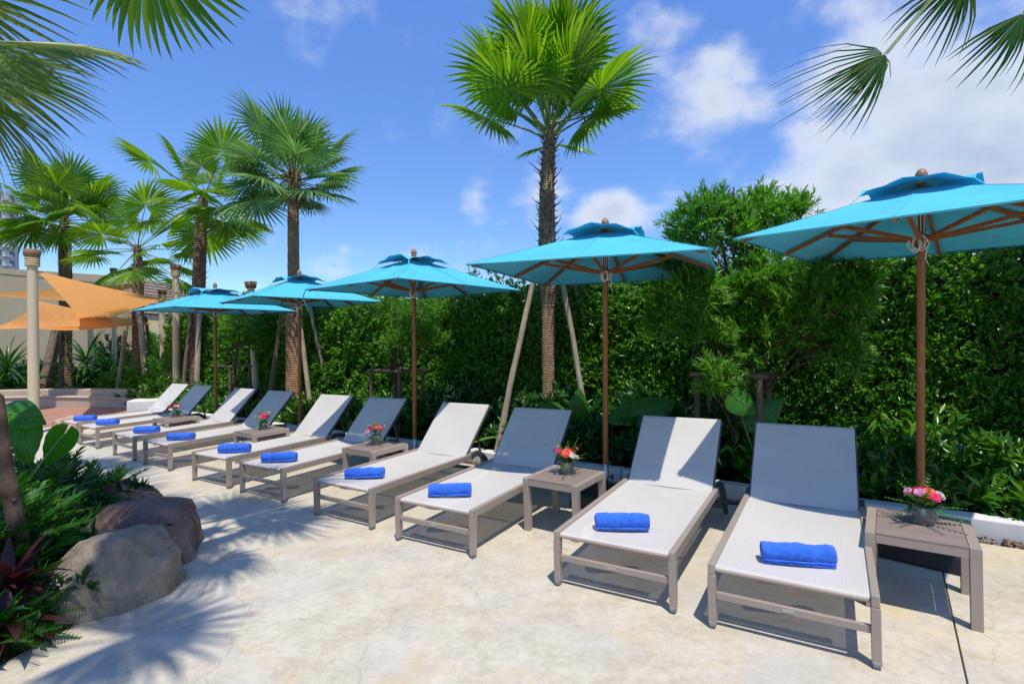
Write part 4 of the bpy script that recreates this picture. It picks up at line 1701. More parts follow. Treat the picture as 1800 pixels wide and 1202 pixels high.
# right: leaves hanging in at the top corner
pr_ = Vector((4.35, 3.7, g(4.35, 3.7)))
root = palm('palm rooted outside, ragged dark leaves hanging in at the top right corner', pr_,
            [(0, 0, 0), (-0.02, 0, 1.8), (-0.05, 0, 3.6), (-0.1, 0, 5.35)], [0.15, 0.13, 0.13, 0.09], M['trunk_boot'],
            dict(variants=3, Lp=0.9, Rb=0.72, nseg=34, split=0.45, wfac=0.9, droop=0.15, tipd=0.5, seed=30, mat=M['palm_c'], n=7, el=(80, 45), pw=1.0, az0=-0.4, spread=2.4, cup=0.15),
            group='palms rooted outside the picture')
pc = pr_+Vector((-0.1, 0, 5.25))
aimed_frond(root, pc, spot(1572, 86, 3.75), (0.25, -0.85, 0.4), 0.60, 17, 0.62, 0.44, 0.14, 0.5, 71, M['palm_e'], 1.0, 0.2, 0.009, 0.30)
aimed_frond(root, pc+Vector((0, 0, 0.05)), spot(1569, 90, 3.78), (0.35, -0.75, 0.3), 0.56, 20, 1.75, 0.22, 0.30, 0.9, 74, M['palm_e'], 0.8, 0.25, 0.006, 0.5)
aimed_frond(root, pc, spot(1705, -45, 3.8), (-0.2, -0.9, 0.3), 0.50, 18, 1.0, 0.45, 0.2, 0.7, 72, M['palm_e'], 1.0, 0.2, 0.009, 0.35)
aimed_frond(root, pc, spot(1812, 15, 3.6), (-0.1, -0.9, 0.3), 0.50, 16, 0.9, 0.5, 0.2, 0.7, 73, M['palm_e'], 1.0, 0.2, 0.009, 0.35)

# ------------------------------------------------------------------ stakes that prop the palms


def stake(label, a, b, r0, r1, mat, group='leaning stakes that prop the palms'):
    a, b = Vector(a), Vector(b)
    k = (a.z-g(a.x, a.y)-0.02)/max(0.1, b.z-a.z)
    a = a+(a-b)*k       # down to the ground
    mb = MB()
    pts = []
    rads = []
    for k in range(15):
        t = k/14
        p = (b-a)*t
        p += Vector((noise.noise(Vector((t*4, a.x, 0))), noise.noise(Vector((t*4, a.y, 3))), 0))*0.012
        pts.append(p)
        rads.append((r0*(1-t)+r1*t)*(1+0.08*noise.noise(Vector((t*11, a.x, 7)))))
    mb.tube(pts, rads, 10)
    o = mb.build('support_stake', mat)
    o.location = a
    return tag(o, label, 'stake', group)


p5 = rnz(3.113, 2.95, 0)
stake('pale leaning stake left of the tall palm', spot(890, 712, 6.2), spot(945, 455, 6.55), 0.038, 0.032, M['stake'])
stake('pale leaning stake right of the tall palm, in front', spot(1030, 730, 6.3), spot(985, 470, 6.6), 0.036, 0.032, M['stake'])
stake('dark leaning stake just right of the tall palm, behind the pale one', spot(1042, 640, 6.95), spot(1005, 470, 6.8), 0.040, 0.034, M['stakedark'])
stake('pale stake beside the red trunked palm, next to the umbrella pole', spot(545, 712, 9.35), spot(524, 540, 9.7), 0.045, 0.038, M['stake'])
stake('thin stake leaning right of the red trunked palm, against the hedge', spot(566, 635, 9.9), spot(540, 520, 9.9), 0.038, 0.034, M['stake'])
stake('grey stake leaning left of the red trunked palm', spot(473, 700, 9.4), spot(498, 530, 9.8), 0.045, 0.035, M['stakedark'])
stake('pale stake at the right of the third palm from left', spot(345, 690, 12.1), spot(352, 520, 12.4), 0.065, 0.055, M['stake'])
stake('slanting stake at the left of the third palm from left', spot(322, 680, 12.3), spot(338, 530, 12.5), 0.05, 0.045, M['stakedark'])
stake('pale stake slanting right of the second palm from left', spot(258, 690, 14.3), spot(244, 545, 15.0), 0.07, 0.06, M['stake'])
stake('slanting stake between the far posts, left of the second palm', spot(206, 690, 15.2), spot(224, 555, 15.4), 0.06, 0.055, M['stake'])
stake('thin stake farther right of the second palm from left', spot(272, 670, 15.6), spot(256, 555, 15.6), 0.05, 0.045, M['stakedark'])
stake('thick grey stake leaning on the leftmost palm', spot(70, 690, 15.0), spot(98, 575, 16.2), 0.11, 0.10, M['stakedark'])
stake('second grey stake leaning on the leftmost palm, closer to the trunk', spot(82, 690, 15.6), spot(104, 575, 16.3), 0.10, 0.09, M['stakedark'])

# ------------------------------------------------------------------ young trees with stake frames


def young_tree(label, base, height, tufts, seed, nshoot, leafL=0.085, leafW=0.011, per=15, trunk_r=0.03, mat='podo', lean=(0, 0)):
    """tufts: list of (dx, dy, z, radius) balls the limbs reach for"""
    rr = random.Random(seed)
    rs = np.random.RandomState(seed)
    root = thing('young_tree', label, 'tree', base, 0, 'young trees before the hedge')
    mb = MB()
    tp = [Vector((lean[0]*t*t+0.03*math.sin(t*5+seed), lean[1]*t*t+0.03*math.cos(t*4+seed), height*t)) for t in [k/10 for k in range(11)]]
    mb.tube(tp, [trunk_r*(1-0.75*k/10) for k in range(11)], 8)
    mb.build('trunk', M['bark'], root)
    Cs, As = [], []
    tot = sum(t[3]**2 for t in tufts)
    for (dx, dy, z, rad) in tufts:
        tgt = Vector((dx, dy, z))
        z0 = max(0.45, z*0.55-0.1)
        k0 = min(9, int(z0/height*10))
        st = tp[k0]
        pts = []
        for k in range(7):
            t = k/6
            p = st.lerp(tgt, t)+Vector((0, 0, 0.10*math.sin(t*PI)*(1 if dx else 0)))
            p += Vector((noise.noise(Vector((t*3, seed, dx*9))), noise.noise(Vector((t*3, seed+4, dy*9))), 0))*0.06
            pts.append(p)
        mb = MB()
        mb.tube(pts, [0.015*(1-0.7*k/6) for k in range(7)], 6)
        n = max(6, int(nshoot*rad**2/tot))
        sub = max(4, n//9)
        hubs = []
        for j in range(sub):
            d = Vector((rr.gauss(0, 1), rr.gauss(0, 1), rr.gauss(0.2, 0.8)))
            d.normalize()
            h = tgt+d*rad*rr.uniform(0.35, 0.85)
            s0 = pts[rr.randrange(3, 7)]
            m = s0.lerp(h, 0.5)+Vector((0, 0, 0.03))
            mb.tube([s0, m, h], [0.006, 0.004, 0.002], 4, caps=False)
            hubs.append(h)
        mb.build('limb', M['bark'], root)
        for j in range(n):
            h = hubs[rr.randrange(len(hubs))]
            c = h+Vector((rr.gauss(0, 1), rr.gauss(0, 1), rr.gauss(0, 1)))*rad*0.20
            ax = (c-tgt)*0.9+Vector((0, 0, 0.6))*rad+Vector((rr.gauss(0, 1), rr.gauss(0, 1), rr.gauss(0, 1)))*rad*0.5
            ax.normalize()
            Cs.append(c)
            As.append(ax*0.11)
    C = np.array([tuple(c) for c in Cs])
    A = np.array([tuple(a) for a in As])
    p, d, l, w = shoots(C, A, per, rs, 0.48, leafL, leafW)
    fo = leaf_cloud('crown', p, d, l, w, M[mat], root, fold=0.15, seed=seed, droop=0.08, up=np.array([0.0, -0.5, 1.0]))
    tag(fo, kind='stuff')
    return root


b = rnz(0.80, 2.55, 0.05)
bz = Vector(b)


def rel(px, py, Y, base):
    q = spot(px, py, Y)-base
    return (q.x, q.y, q.z)


T1 = [rel(1270, 410, 5.0, bz)+(0.34,), rel(1340, 395, 5.1, bz)+(0.33,), rel(1400, 388, 5.2, bz)+(0.20,), rel(1215, 405, 5.0, bz)+(0.22,), rel(1330, 445, 5.0, bz)+(0.22,),
      rel(1215, 520, 4.6, bz)+(0.24,), rel(1180, 570, 4.7, bz)+(0.2,), rel(1240, 600, 4.7, bz)+(0.2,), rel(1300, 520, 4.9, bz)+(0.26,), rel(1360, 490, 4.7, bz)+(0.22,),
      rel(1420, 520, 4.5, bz)+(0.24,), rel(1500, 510, 4.4, bz)+(0.22,), rel(1390, 570, 4.6, bz)+(0.26,), rel(1470, 600, 4.6, bz)+(0.26,), rel(1320, 600, 4.8, bz)+(0.24,),
      rel(1480, 550, 4.5, bz)+(0.2,), rel(1265, 660, 4.35, bz)+(0.13,), rel(1250, 690, 4.4, bz)+(0.11,), rel(1335, 365, 5.2, bz)+(0.13,), rel(1285, 378, 5.1, bz)+(0.12,), rel(1410, 470, 4.6, bz)+(0.14,), rel(1525, 490, 4.35, bz)+(0.15,), rel(1190, 480, 4.75, bz)+(0.15,)]
young_tree('feathery young tree rising above the hedge between the two right umbrellas', b, 2.75, T1, 51, 2400, 0.080, 0.0150, 15)
b = rnz(5.45, 2.55, 0.05)
bz = Vector(b)
T2 = [rel(700, 555, 7.3, bz)+(0.22,), rel(740, 545, 7.3, bz)+(0.24,), rel(690, 610, 7.3, bz)+(0.24,), rel(760, 600, 7.3, bz)+(0.22,), rel(722, 580, 7.4, bz)+(0.24,), rel(680, 540, 7.4, bz)+(0.16,)]
young_tree('dark young tree shaded by the middle umbrella', b, 1.9, T2, 52, 360, per=13)
b = rnz(10.35, 2.7, 0.05)
bz = Vector(b)
T3 = [rel(425, 565, 10.6, bz)+(0.30,), rel(440, 600, 10.6, bz)+(0.30,), rel(410, 600, 10.7, bz)+(0.28,), rel(430, 535, 10.7, bz)+(0.24,), rel(400, 560, 10.8, bz)+(0.26,)]
young_tree('bright young tree in front of the hedge, left of the leaning sand post', b, 1.9, T3, 53, 320, 0.11, 0.018, 13)


def stake_frame(label, base, w, h, d, mat):
    root = thing('stake_frame', label, 'stake frame', base, ROW_ANG, 'stake frames round the young trees')
    k = 0
    for sx in (-1, 1):
        for sy in (-1, 1):
            mb = MB()
            mb.tube([(sx*w, sy*d, -0.05), (sx*w+0.008*sy, sy*d, h*0.5), (sx*w, sy*d, h-0.012)], [0.028, 0.026, 0.027], 9)
            mb.build('stake', mat, root)
    for sy in (-1, 1):
        mb = MB()
        mb.tube([(-w-0.07, sy*d, h+0.012), (0, sy*d+0.006, h+0.016), (w+0.07, sy*d, h+0.012)], 0.024, 9)
        mb.build('rail', mat, root)
    mb = MB()
    for k in range(5):
        mb.tube([(0.05*math.cos(a)+0.01*k-0.02, 0.06*math.sin(a)-d*0.4, h+0.045+0.012*k+0.01*math.sin(2*a)) for a in [j*2*PI/16 for j in range(17)]], 0.009, 6, caps=False)
    mb.build('lashing', M['fibre'], root)


stake_frame('wooden stake frame behind the two nearest loungers', rnz(0.82, 2.55, 0.05), 0.27, 0.98, 0.20, M['stakedark'])
stake_frame('dark stake frame under the shaded tree behind the middle umbrella', rnz(5.45, 2.55, 0.05), 0.30, 0.95, 0.22, M['stakedark'])
stake_frame('small stake frame left of the leaning sand post', rnz(10.6, 2.75, 0.05), 0.30, 0.95, 0.2, M['stakedark'])
stake_frame('far stake frame beside the post with rope, by the pool wall', rnz(14.6, 3.3, 0.05), 0.25, 0.7, 0.2, M['stakedark'])

# ------------------------------------------------------------------ broad leaved plants


def heart_leaf(name, L, Wd, mat, wavy=0.02, curl=0.12, seed=0):
    """heart shaped leaf: stalk end at the origin, tip along +Y"""
    mb = MB()

    def half(y):
        # outline half width along the midrib, lobes reach behind the stalk
        t = (y+0.28)/1.28
        return Wd*0.5*max(0.0, math.sin(PI*min(1, t**0.62)))**0.75*(1.0-0.15*t)

    def fn(u, v):
        y = -0.28+1.28*v
        s = (u-0.5)*2
        hw = half(y)
        if y < 0:
            inner = 0.06*Wd*(-y/0.28)
            x = math.copysign(inner+(hw-inner)*abs(s), s) if abs(s) > 0.01 else 0
            yy = y*(1 if abs(s) > 0.01 else 0.0)
        else:
            x = s*hw
            yy = y
        z = -curl*L*(yy**2) - 0.10*Wd*s*s + wavy*L*math.sin(v*24+seed+s*2)*abs(s)**2 + 0.05*L*abs(s)
        return Vector((x, yy*L, z))
    mb.grid(fn, 12, 20)
    me = mb.mesh(name, mat)
    return me


def rib_mesh(L, Wd, curl):
    mb = MB()
    mb.tube([(0, L*t, -curl*L*t*t+0.004) for t in [k/8 for k in range(9)]], [0.006*(1-0.8*k/8) for k in range(9)], 5)
    for k in range(1, 6):
        t = k/6.5
        for s in (-1, 1):
            mb.tube([(0, L*t*0.9, -curl*L*(t*.9)**2+0.004), (s*Wd*0.36*(1-t*0.5), L*(t+0.10), -curl*L*(t+.1)**2+0.004-0.02*Wd)], [0.003, 0.001], 4)
    return mb.mesh('midrib', M['rib'])


def taro(label, base, leaves, group='elephant ear plants', mat='taro'):
    """leaves: (joint point, direction of tip, face normal, length, width)"""
    root = thing('taro_plant', label, 'plant', base, 0, group)
    for k, (jp, tip, nrm, L, Wd) in enumerate(leaves):
        jp = Vector(jp)
        Yv = Vector(tip).normalized()
        Zv = Vector(nrm)
        Zv -= Yv*Zv.dot(Yv)
        Zv.normalize()
        Xv = Yv.cross(Zv)
        o = link('leaf', heart_leaf('leaf', L, Wd, M[mat], 0.018, 0.16, k+len(label)), root)
        o.matrix_local = Matrix.Translation(jp-Vector(base)) @ Matrix((Xv, Yv, Zv)).transposed().to_4x4()
        rb = link('midrib', rib_mesh(L, Wd, 0.16), o)
        mb = MB()
        e = jp-Vector(base)
        s0 = Vector((0.02*math.cos(k*2), 0.02*math.sin(k*2), 0))
        mid = s0.lerp(e, 0.55)+Vector((0, 0, 0.10*e.length))-Yv*0.04
        pts = [s0*(1-t)**2+mid*2*t*(1-t)+e*t*t for t in [j/8 for j in range(9)]]
        mb.tube(pts, [0.013-0.008*j/8 for j in range(9)], 7)
        mb.build('stalk', M['rib'], root)
    return root


bt = Vector(gz(-3.72, 3.75, 0.08))
taro('elephant ear plant at the left picture edge, big leaves before the pool', bt, [
    (spot(8, 722, 3.95), (1, -0.3, -0.10), (0.0, -0.75, 0.8), 0.37, 0.30),
    (spot(42, 752, 3.95), (0.25, -0.25, -0.8), (0.25, -1, 0.35), 0.27, 0.24),
    (spot(112, 762, 3.85), (-0.55, 0.1, -0.75), (0.55, -0.9, 0.1), 0.34, 0.20),
    (spot(-30, 800, 3.7), (-0.5, -0.6, -0.3), (0, -0.6, 1), 0.3, 0.26),
])
bt = rnz(1.6, 2.65, 0.06)
taro('elephant ear plant right of the second umbrella pole from the right', bt, [
    (spot(1125, 730, 5.5), (0.95, -0.3, 0.45), (-0.2, -1, 0.45), 0.40, 0.36),
    (spot(1118, 725, 5.6), (-0.9, -0.3, -0.15), (0.1, -0.8, 0.7), 0.36, 0.30),
    (spot(1110, 715, 5.7), (0.3, 0.2, 0.7), (0.1, -1, 0.5), 0.24, 0.26),
])
bt = rnz(2.55, 2.7, 0.06)
taro('elephant ear plant at the foot of the tall palm', bt, [
    (spot(1015, 735, 6.0), (0.05, -0.2, 1), (0, -1, 0.1), 0.34, 0.30),
    (spot(985, 725, 6.1), (-0.9, -0.2, 0.5), (0.2, -0.8, 0.6), 0.30, 0.22),
])
bt = rnz(0.55, 2.45, 0.06)
taro('elephant ear plant between the two nearest backrests', bt, [
    (spot(1292, 700, 4.6), (0.75, -0.2, -0.55), (0.1, -1, 0.35), 0.24, 0.28),
    (spot(1325, 745, 4.65), (0.75, -0.2, 0.75), (-0.2, -1, 0.4), 0.34, 0.28),
    (spot(1340, 745, 4.8), (0.9, -0.2, -0.1), (0.1, -0.8, 0.7), 0.24, 0.2),
])
bt = rnz(-1.35, 2.95, 0.06)
taro('yellow green broad leaf plant at the right picture edge', bt, [
    (spot(1835, 800, 4.0), (-1, -0.2, -0.12), (0.0, -0.55, 1), 0.36, 0.24),
    (spot(1850, 790, 4.0), (0.4, -0.4, 0.3), (0.0, -0.55, 1), 0.36, 0.24),
], 'broad leaf plants', 'banana')
bt = rnz(7.2, 2.55, 0.06)


# lobed philodendron leaves
def lobed_leaf(name, L, Wd, n, mat, seed, droop=0.35, slim=0.42):
    rr = random.Random(seed)
    mb = MB()
    mb.tube([(0, L*t, -droop*L*t*t) for t in [k/8 for k in range(9)]], [0.0035*(1-0.7*k/8) for k in range(9)], 4)
    for k in range(n):
        t = 0.22+0.76*k/(n-1)
        c = Vector((0, L*t, -droop*L*t*t))
        ll = Wd*0.5*math.sin(PI*(0.18+0.78*(1-t)))**0.8*rr.uniform(0.85, 1.1)+0.012
        for s in (-1, 1):
            a = R(62-40*t)
            d = Vector((s*math.sin(a+0.2), math.cos(a+0.2), -0.12-0.25*rr.random()))
            sd = Vector((s*-d.y, s*d.x, 0)).normalized()
            w = L/n*slim
            up = Vector((0, 0, 0.25*w))
            vs = [c-Vector((0, w, 0)), c+d*ll*0.55+sd*w*0.8+up, c+d*ll+Vector((0, 0, -0.1*ll)), c+d*ll*0.5-sd*w*0.8+up, c+Vector((0, w, 0)), c+d*ll*0.55]
            mb.add(vs, [(0, 3, 5), (3, 2, 5), (2, 1, 5), (1, 4, 5), (4, 0, 5)])
    # blade along the rib
    for k in range(6):
        t0, t1 = 0.22+0.76*k/6, 0.22+0.76*(k+1)/6
        w0, w1 = Wd*0.10*math.sin(PI*(0.1+0.85*(1-t0))), Wd*0.10*math.sin(PI*(0.1+0.85*(1-t1)))
        mb.add([(-w0, L*t0, -droop*L*t0*t0), (w0, L*t0, -droop*L*t0*t0), (w1, L*t1, -droop*L*t1*t1), (-w1, L*t1, -droop*L*t1*t1)], [(0, 1, 2, 3)])
    return mb.mesh(name, mat)


def rosette(name, label, cat, base, var, n, el, seed, group, sc=(0.8, 1.15), stem=None, az=None):
    rr = random.Random(seed)
    root = thing(name, label, cat, base, 0, group)
    for k in range(n):
        o = link('leaf', var[rr.randrange(len(var))], root)
        a = k*2.39996+rr.uniform(-.3, .3) if az is None else rr.uniform(*az)
        e = R(el[0]+(el[1]-el[0])*k/max(1, n-1)+rr.uniform(-9, 9))
        s_ = rr.uniform(*sc)
        o.matrix_local = Matrix.Translation((0.015*math.cos(a), 0.015*math.sin(a), stem or 0.0)) @ frond_matrix(a, e, rr.uniform(-.4, .4)) @ Matrix.Diagonal((s_, s_, s_, 1))
    if stem:
        mb = MB()
        mb.tube([(0, 0, 0), (0.01, 0, stem*0.5), (0, 0, stem+0.02)], [0.016, 0.013, 0.011], 7)
        mb.build('stem', M['bark'], root)
    return root


LV = [lobed_leaf('leaf', 0.34, 0.24, 9, M['fern'], k, 0.30+0.1*k, 0.42) for k in range(4)]
LVD = [lobed_leaf('leaf', 0.36, 0.26, 9, M['ferndark'], k+9, 0.25+0.1*k, 0.42) for k in range(3)]
WHERE = [('with bright leaves beside the mauve boulder', 55, 905, 3.9, 0), ('at the rear, overhanging the small mauve boulder', 175, 858, 4.75, 0), ('left of the small mauve boulder', 120, 862, 4.5, 1),
         ('under the elephant ear leaves', 60, 880, 3.9, 1), ('dark, between trunk and mauve boulder', 35, 915, 3.7, 1), ('bright, right of the leaning trunk', 15, 945, 3.2, 0),
         ('left of the leaning trunk', 10, 900, 3.4, 0), ('dark, at the foot of the leaning trunk', 25, 960, 3.1, 1), ('low, left of the mauve boulder', 35, 965, 3.35, 0), ('behind the tan boulder', 20, 1010, 3.1, 0),
         ('left of the tan boulder', 5, 1050, 2.9, 1), ('low, beside the red leaved plants', 0, 1000, 2.95, 0), ('at the left edge below the trunk', -15, 960, 3.0, 1), ('rearmost, at the left edge', 20, 850, 4.4, 0),
         ('rear, beyond the elephant ear stalks', 90, 850, 4.5, 1), ('at the left edge above the red leaves', -10, 925, 3.3, 0)]
for k, (w, px, py, Y, dk) in enumerate(WHERE):
    q = spot(px, py, Y)
    z = g(q.x, q.y)+0.07
    rosette('philodendron', 'lobed philodendron ' + w, 'plant', (q.x, q.y, z), LVD if dk else LV, 17, (78, 12), 100+k, 'philodendrons in the boulder bed', (0.72, 1.1), max(0.0, q.z-z-0.08) or None)


# feathery and fern plants
def feather_leaf(name, L, n, wl, mat, droop=0.3, w=0.005):
    mb = MB()
    for k in range(n):
        t = 0.12+0.86*k/(n-1)
        c = Vector((0, L*t, -droop*L*t*t))
        ll = wl*math.sin(PI*(0.12+0.80*t))
        for s in (-1, 1):
            d = Vector((s*0.85, 0.5, 0.10))
            mb.add([c-Vector((0, w, 0)), c+d*ll, c+Vector((0, w, 0))], [(0, 1, 2)])
    mb.tube([(0, L*t, -droop*L*t*t) for t in [k/6 for k in range(7)]], [0.0025]*7, 4)
    return mb.mesh(name, mat)


FV = [feather_leaf('leaf', 0.30, 18, 0.07, M['fern'], 0.2+0.15*k, 0.007) for k in range(3)]
CV = [feather_leaf('leaf', 0.34, 26, 0.06, M['ferndark'], 0.15, 0.004)]
for k, (w, px, py, Y) in enumerate([('fine fern spilling onto the deck at the bottom left', 25, 1120, 2.65), ('fine fern at the left edge, lower corner', -20, 1130, 2.6), ('pale feathery fern left of the tan boulder', 45, 985, 3.1),
                                    ('small fern by the front of the tan boulder', 55, 1100, 2.72), ('feathery fern behind the red leaved plant', 10, 975, 3.1), ('low fern in the bottom left corner', 5, 1165, 2.55)]):
    q = spot(px, py, Y)
    rosette('fern', w, 'fern', (q.x, q.y, g(q.x, q.y)+0.05), FV, 16, (70, 5), 130+k, 'ferns in the boulder bed', (0.6, 1.0), max(0, q.z-g(q.x, q.y)-0.14) or None)
q = spot(150, 858, 4.35)
rosette('cycad', 'small stiff cycad leaning over the deck behind the boulders', 'plant', (q.x, q.y, g(q.x, q.y)+0.06), CV, 7, (75, 25), 140, None, (0.8, 1.1), 0.10)


# strap leaved plants
def strap_leaf(name, L, Wd, mat, droop=0.35, fold=0.25):
    mb = MB()
    n = 7
    vs = []
    for k in range(n+1):
        t = k/n
        w = Wd*0.5*(math.sin(PI*(0.10+0.90*t**0.8)) if t < 1 else 0.0)+0.001
        z = -droop*L*t*t
        vs += [(-w, L*t*(1-0.12*droop*t), z+fold*w), (0, L*t*(1-0.12*droop*t), z), (w, L*t*(1-0.12*droop*t), z+fold*w)]
    fs = []
    for k in range(n):
        b_ = k*3
        fs += [(b_, b_+1, b_+4, b_+3), (b_+1, b_+2, b_+5, b_+4)]
    mb.add(vs, fs, 0, True)
    return mb.mesh(name, mat)


CO = [strap_leaf('leaf', 0.36, 0.085, M['cordy'], 0.25+0.2*k) for k in range(3)]
for k, (w, px, py, Y) in enumerate([('dark red cordyline at the left edge beside the tan boulder', 12, 1010, 2.75), ('low red leaved cordyline in the bottom left planting', 15, 1085, 2.62), ('red cordyline half outside the left edge', -35, 985, 2.8)]):
    q = spot(px, py, Y)
    z = g(q.x, q.y)+0.05
    rosette('cordyline', w, 'plant', (q.x, q.y, z), CO, 15, (80, -5), 150+k, 'red cordylines in the boulder bed', (0.6, 1.0), max(0.03, q.z-z-0.05))
CO2 = [strap_leaf('leaf', 0.42, 0.06, M['cordy'], 0.2+0.2*k) for k in range(2)]
rosette('cordyline', 'dark red cordyline behind the third lounger from the far end', 'plant', rnz(9.2, 2.45, 0.06), CO2, 18, (80, 10), 160, 'red cordylines in the hedge bed', (0.7, 1.0), 0.35)
BR = [strap_leaf('leaf', 0.50, 0.055, M['bromel'], 0.2+0.25*k) for k in range(3)]
for k, (r_, n_, w, sc) in enumerate([(3.35, 2.45, 'bromeliad between the third and fourth backrests from the right', 0.9), (6.75, 2.35, 'pale bromeliad below the second umbrella from the left', 1.0), (5.3, 2.4, 'bromeliad behind the fifth lounger from the right', 0.9), (4.3, 2.45, 'bromeliad just right of the middle umbrella pole', 0.9), (7.4, 2.4, 'bromeliad left of the red trunked palm', 0.8)]):
    rosette('bromeliad', w, 'plant', rnz(r_, n_, 0.08), BR, 20, (82, 15), 170+k, 'bromeliads in the hedge bed', (0.7*sc, 1.15*sc), 0.12)


# leaning garden trunk at the left edge
def leaning_trunk():
    b0 = spot(48, 905, 3.02)
    b0.z = g(b0.x, b0.y)
    root = thing('garden_tree', 'knobbly leaning tree trunk at the left picture edge among the philodendrons', 'tree', b0)
    a = Vector((0, 0, 0))
    e = spot(-8, 700, 2.95)-b0
    f = e+Vector((-1.3, 0.1, 0.95))
    pts = [a, a.lerp(e, 0.35)+Vector((0.012, 0, 0)), a.lerp(e, 0.7)+Vector((-0.01, 0, 0)), e, e.lerp(f, 0.5)+Vector((-0.03, 0, 0)), f]
    trunk_part(root, pts, [0.046, 0.042, 0.040, 0.038, 0.034, 0.026], M['bark'], seed=3, wob=0.16, steps=40)
    mb = MB()
    for k in range(9):
        t = 0.1+0.08*k
        i = min(int(t*3), 2)
        c = pts[i].lerp(pts[i+1], t*3-i)
        an = k*2.4
        mb.lathe([(0.014, 0), (0.009, 0.012), (0.001, 0.015)], 8)
        o = len(mb.v)
        Mx = Vector((math.cos(an), math.sin(an), 0.2)).to_track_quat('Z', 'Y').to_matrix()
        mb.v = mb.v[:o-24]+[tuple(c+Vector((math.cos(an), math.sin(an), 0))*0.037+Mx @ Vector(p)) for p in mb.v[o-24:]]
    tag(mb.build('leaf_scars', M['bark'], root), kind='stuff')
    rs = np.random.RandomState(8)
    C = np.array([tuple(f+Vector((0, 0, 0.0)))]*30)+0.12*rs.normal(size=(30, 3))
    A = rs.normal(size=(30, 3))*0.06+np.array([-0.05, 0, 0.06])
    p, d, l, w = shoots(C, A, 6, rs, 0.6, 0.17, 0.05)
    tag(leaf_cloud('crown', p, d, l, w, M['fern'], root, seed=4), kind='stuff')


leaning_trunk()

# ------------------------------------------------------------------ ground cover


def cover(name, label, N, fn, leafL, leafW, mat, seed, per=7, hgt=0.2, cat='ground cover'):
    rs = np.random.RandomState(seed)
    C = fn(rs, N)
    A = (np.array([0, 0, 1.0])[None, :]+0.55*rs.normal(size=(len(C), 3)))*hgt*0.4
    p, d, l, w = shoots(C, A, per, rs, 0.65, leafL, leafW)
    o = leaf_cloud(name, p, d, l, w, mat, None, seed=seed, droop=0.15, up=np.array([0.0, -0.4, 1.0]))
    return tag(o, label, cat, None, 'stuff')


def strip(r0, r1, n0, n1, zb, zv):
    def fn(rs, N):
        r_ = rs.uniform(r0, r1, N)
        n_ = rs.uniform(n0, n1, N)
        X, Y = rn_np(r_, n_)
        bump = np.array([0.5+0.5*fbm(a*1.1, b*1.1, 2.0) for a, b in zip(r_, n_)])
        Z = g_np(X, Y)+0.08+zb+zv*rs.rand(N)*(0.45+bump)*(0.5+0.5*np.clip((n_-n0)/0.4, 0, 1))
        return np.stack([X, Y, Z], 1)
    return fn


cover('ground_cover', 'leafy green ground cover behind the kerb at the right', 1500, strip(-3.4, 0.9, KN+0.27, 3.2, 0.0, 0.40), 0.115, 0.042, M['cover'], 201, 7, 0.2)
cover('ground_cover', 'dark leafy ground cover behind the kerb, middle of the row', 1300, strip(0.9, 5.0, KN+0.29, 3.2, 0.0, 0.50), 0.13, 0.05, M['ferndark'], 202, 7, 0.2)
cover('ground_cover', 'leafy ground cover behind the kerb towards the far end', 1500, strip(5.0, 15.0, KN+0.29, 3.2, 0.0, 0.34), 0.14, 0.055, M['cover'], 203, 7, 0.2)


def bedcover(rs, N):
    out = []
    while len(out) < N:
        x, y = rs.uniform(-6.5, -2.35), rs.uniform(1.5, 5.0)
        # inside the bed outline
        ins = False
        for k in range(nb):
            (x1, y1), (x2, y2) = LBP[k], LBP[(k+1) % nb]
            if (y1 > y) != (y2 > y) and x < (x2-x1)*(y-y1)/(y2-y1)+x1:
                ins = not ins
        if ins:
            out.append((x, y, g(x, y)+0.06+0.14*rs.rand()))
    return np.array(out)


cover('ground_cover', 'low dark green ground cover filling the boulder bed', 1500, bedcover, 0.10, 0.03, M['ferndark'], 204, 8, 0.16)


# ------------------------------------------------------------------ far left: pool wall, posts, sails, wall, shrubs, tower
def arc_wall(name, parent, c, rad, a0, a1, z0, z1, thick, mat, n=48):
    mb = MB()
    vs = []
    for k in range(n+1):
        a = a0+(a1-a0)*k/n
        for rr_ in (rad, rad+thick):
            x, y = c[0]+rr_*math.cos(a), c[1]+rr_*math.sin(a)
            vs += [(x, y, z0), (x, y, z1)]
    fs = []
    for k in range(n):
        b_ = k*4
        fs += [(b_, b_+4, b_+5, b_+1), (b_+2, b_+3, b_+7, b_+6), (b_+1, b_+5, b_+7, b_+3)]
    fs += [(0, 1, 3, 2), (n*4, n*4+2, n*4+3, n*4+1)]
    mb.add(vs, fs)
    return mb.build(name, mat, parent, 0.015)


pw = thing('pool_wall', 'low curved tan double stepped wall round the splash pool, far left', 'wall', (0, 0, 0))
PC = (-11.5, 8.5)
ARC = (R(-8), R(150))
zg = -0.26
arc_wall('lower_wall', pw, PC, 4.65, R(46), R(140), zg-0.2, 0.00, 0.5, M['pool'])
arc_wall('upper_wall', pw, PC, 5.153, R(40), R(140), zg-0.2, 0.15, 0.4, M['pool'])
arc_wall('coping', pw, PC, 4.62, R(46), R(140), 0.0025, 0.03, 0.3, M['pool'])
pf = MB()
ring = [(PC[0]+4.64*math.cos(a), PC[1]+4.64*math.sin(a)) for a in [R(46+94*k/40) for k in range(41)]]+[(-15.5, 9.4), (-9.4, 9.5), (-8.35, 10.3)]
pf.add([(x, y, g(x, y)+0.006) for x, y in ring], [tuple(range(len(ring)))])
tag(pf.build('pool_floor', M['pinkfloor']), kind='structure')
q = spot(258, 700, 11.6)
mb = MB()
mb.box((0, 0, 0.17), (0.62, 0.5, 0.34))
o = mb.build('white_plinth', M['kerb'], None, 0.02)
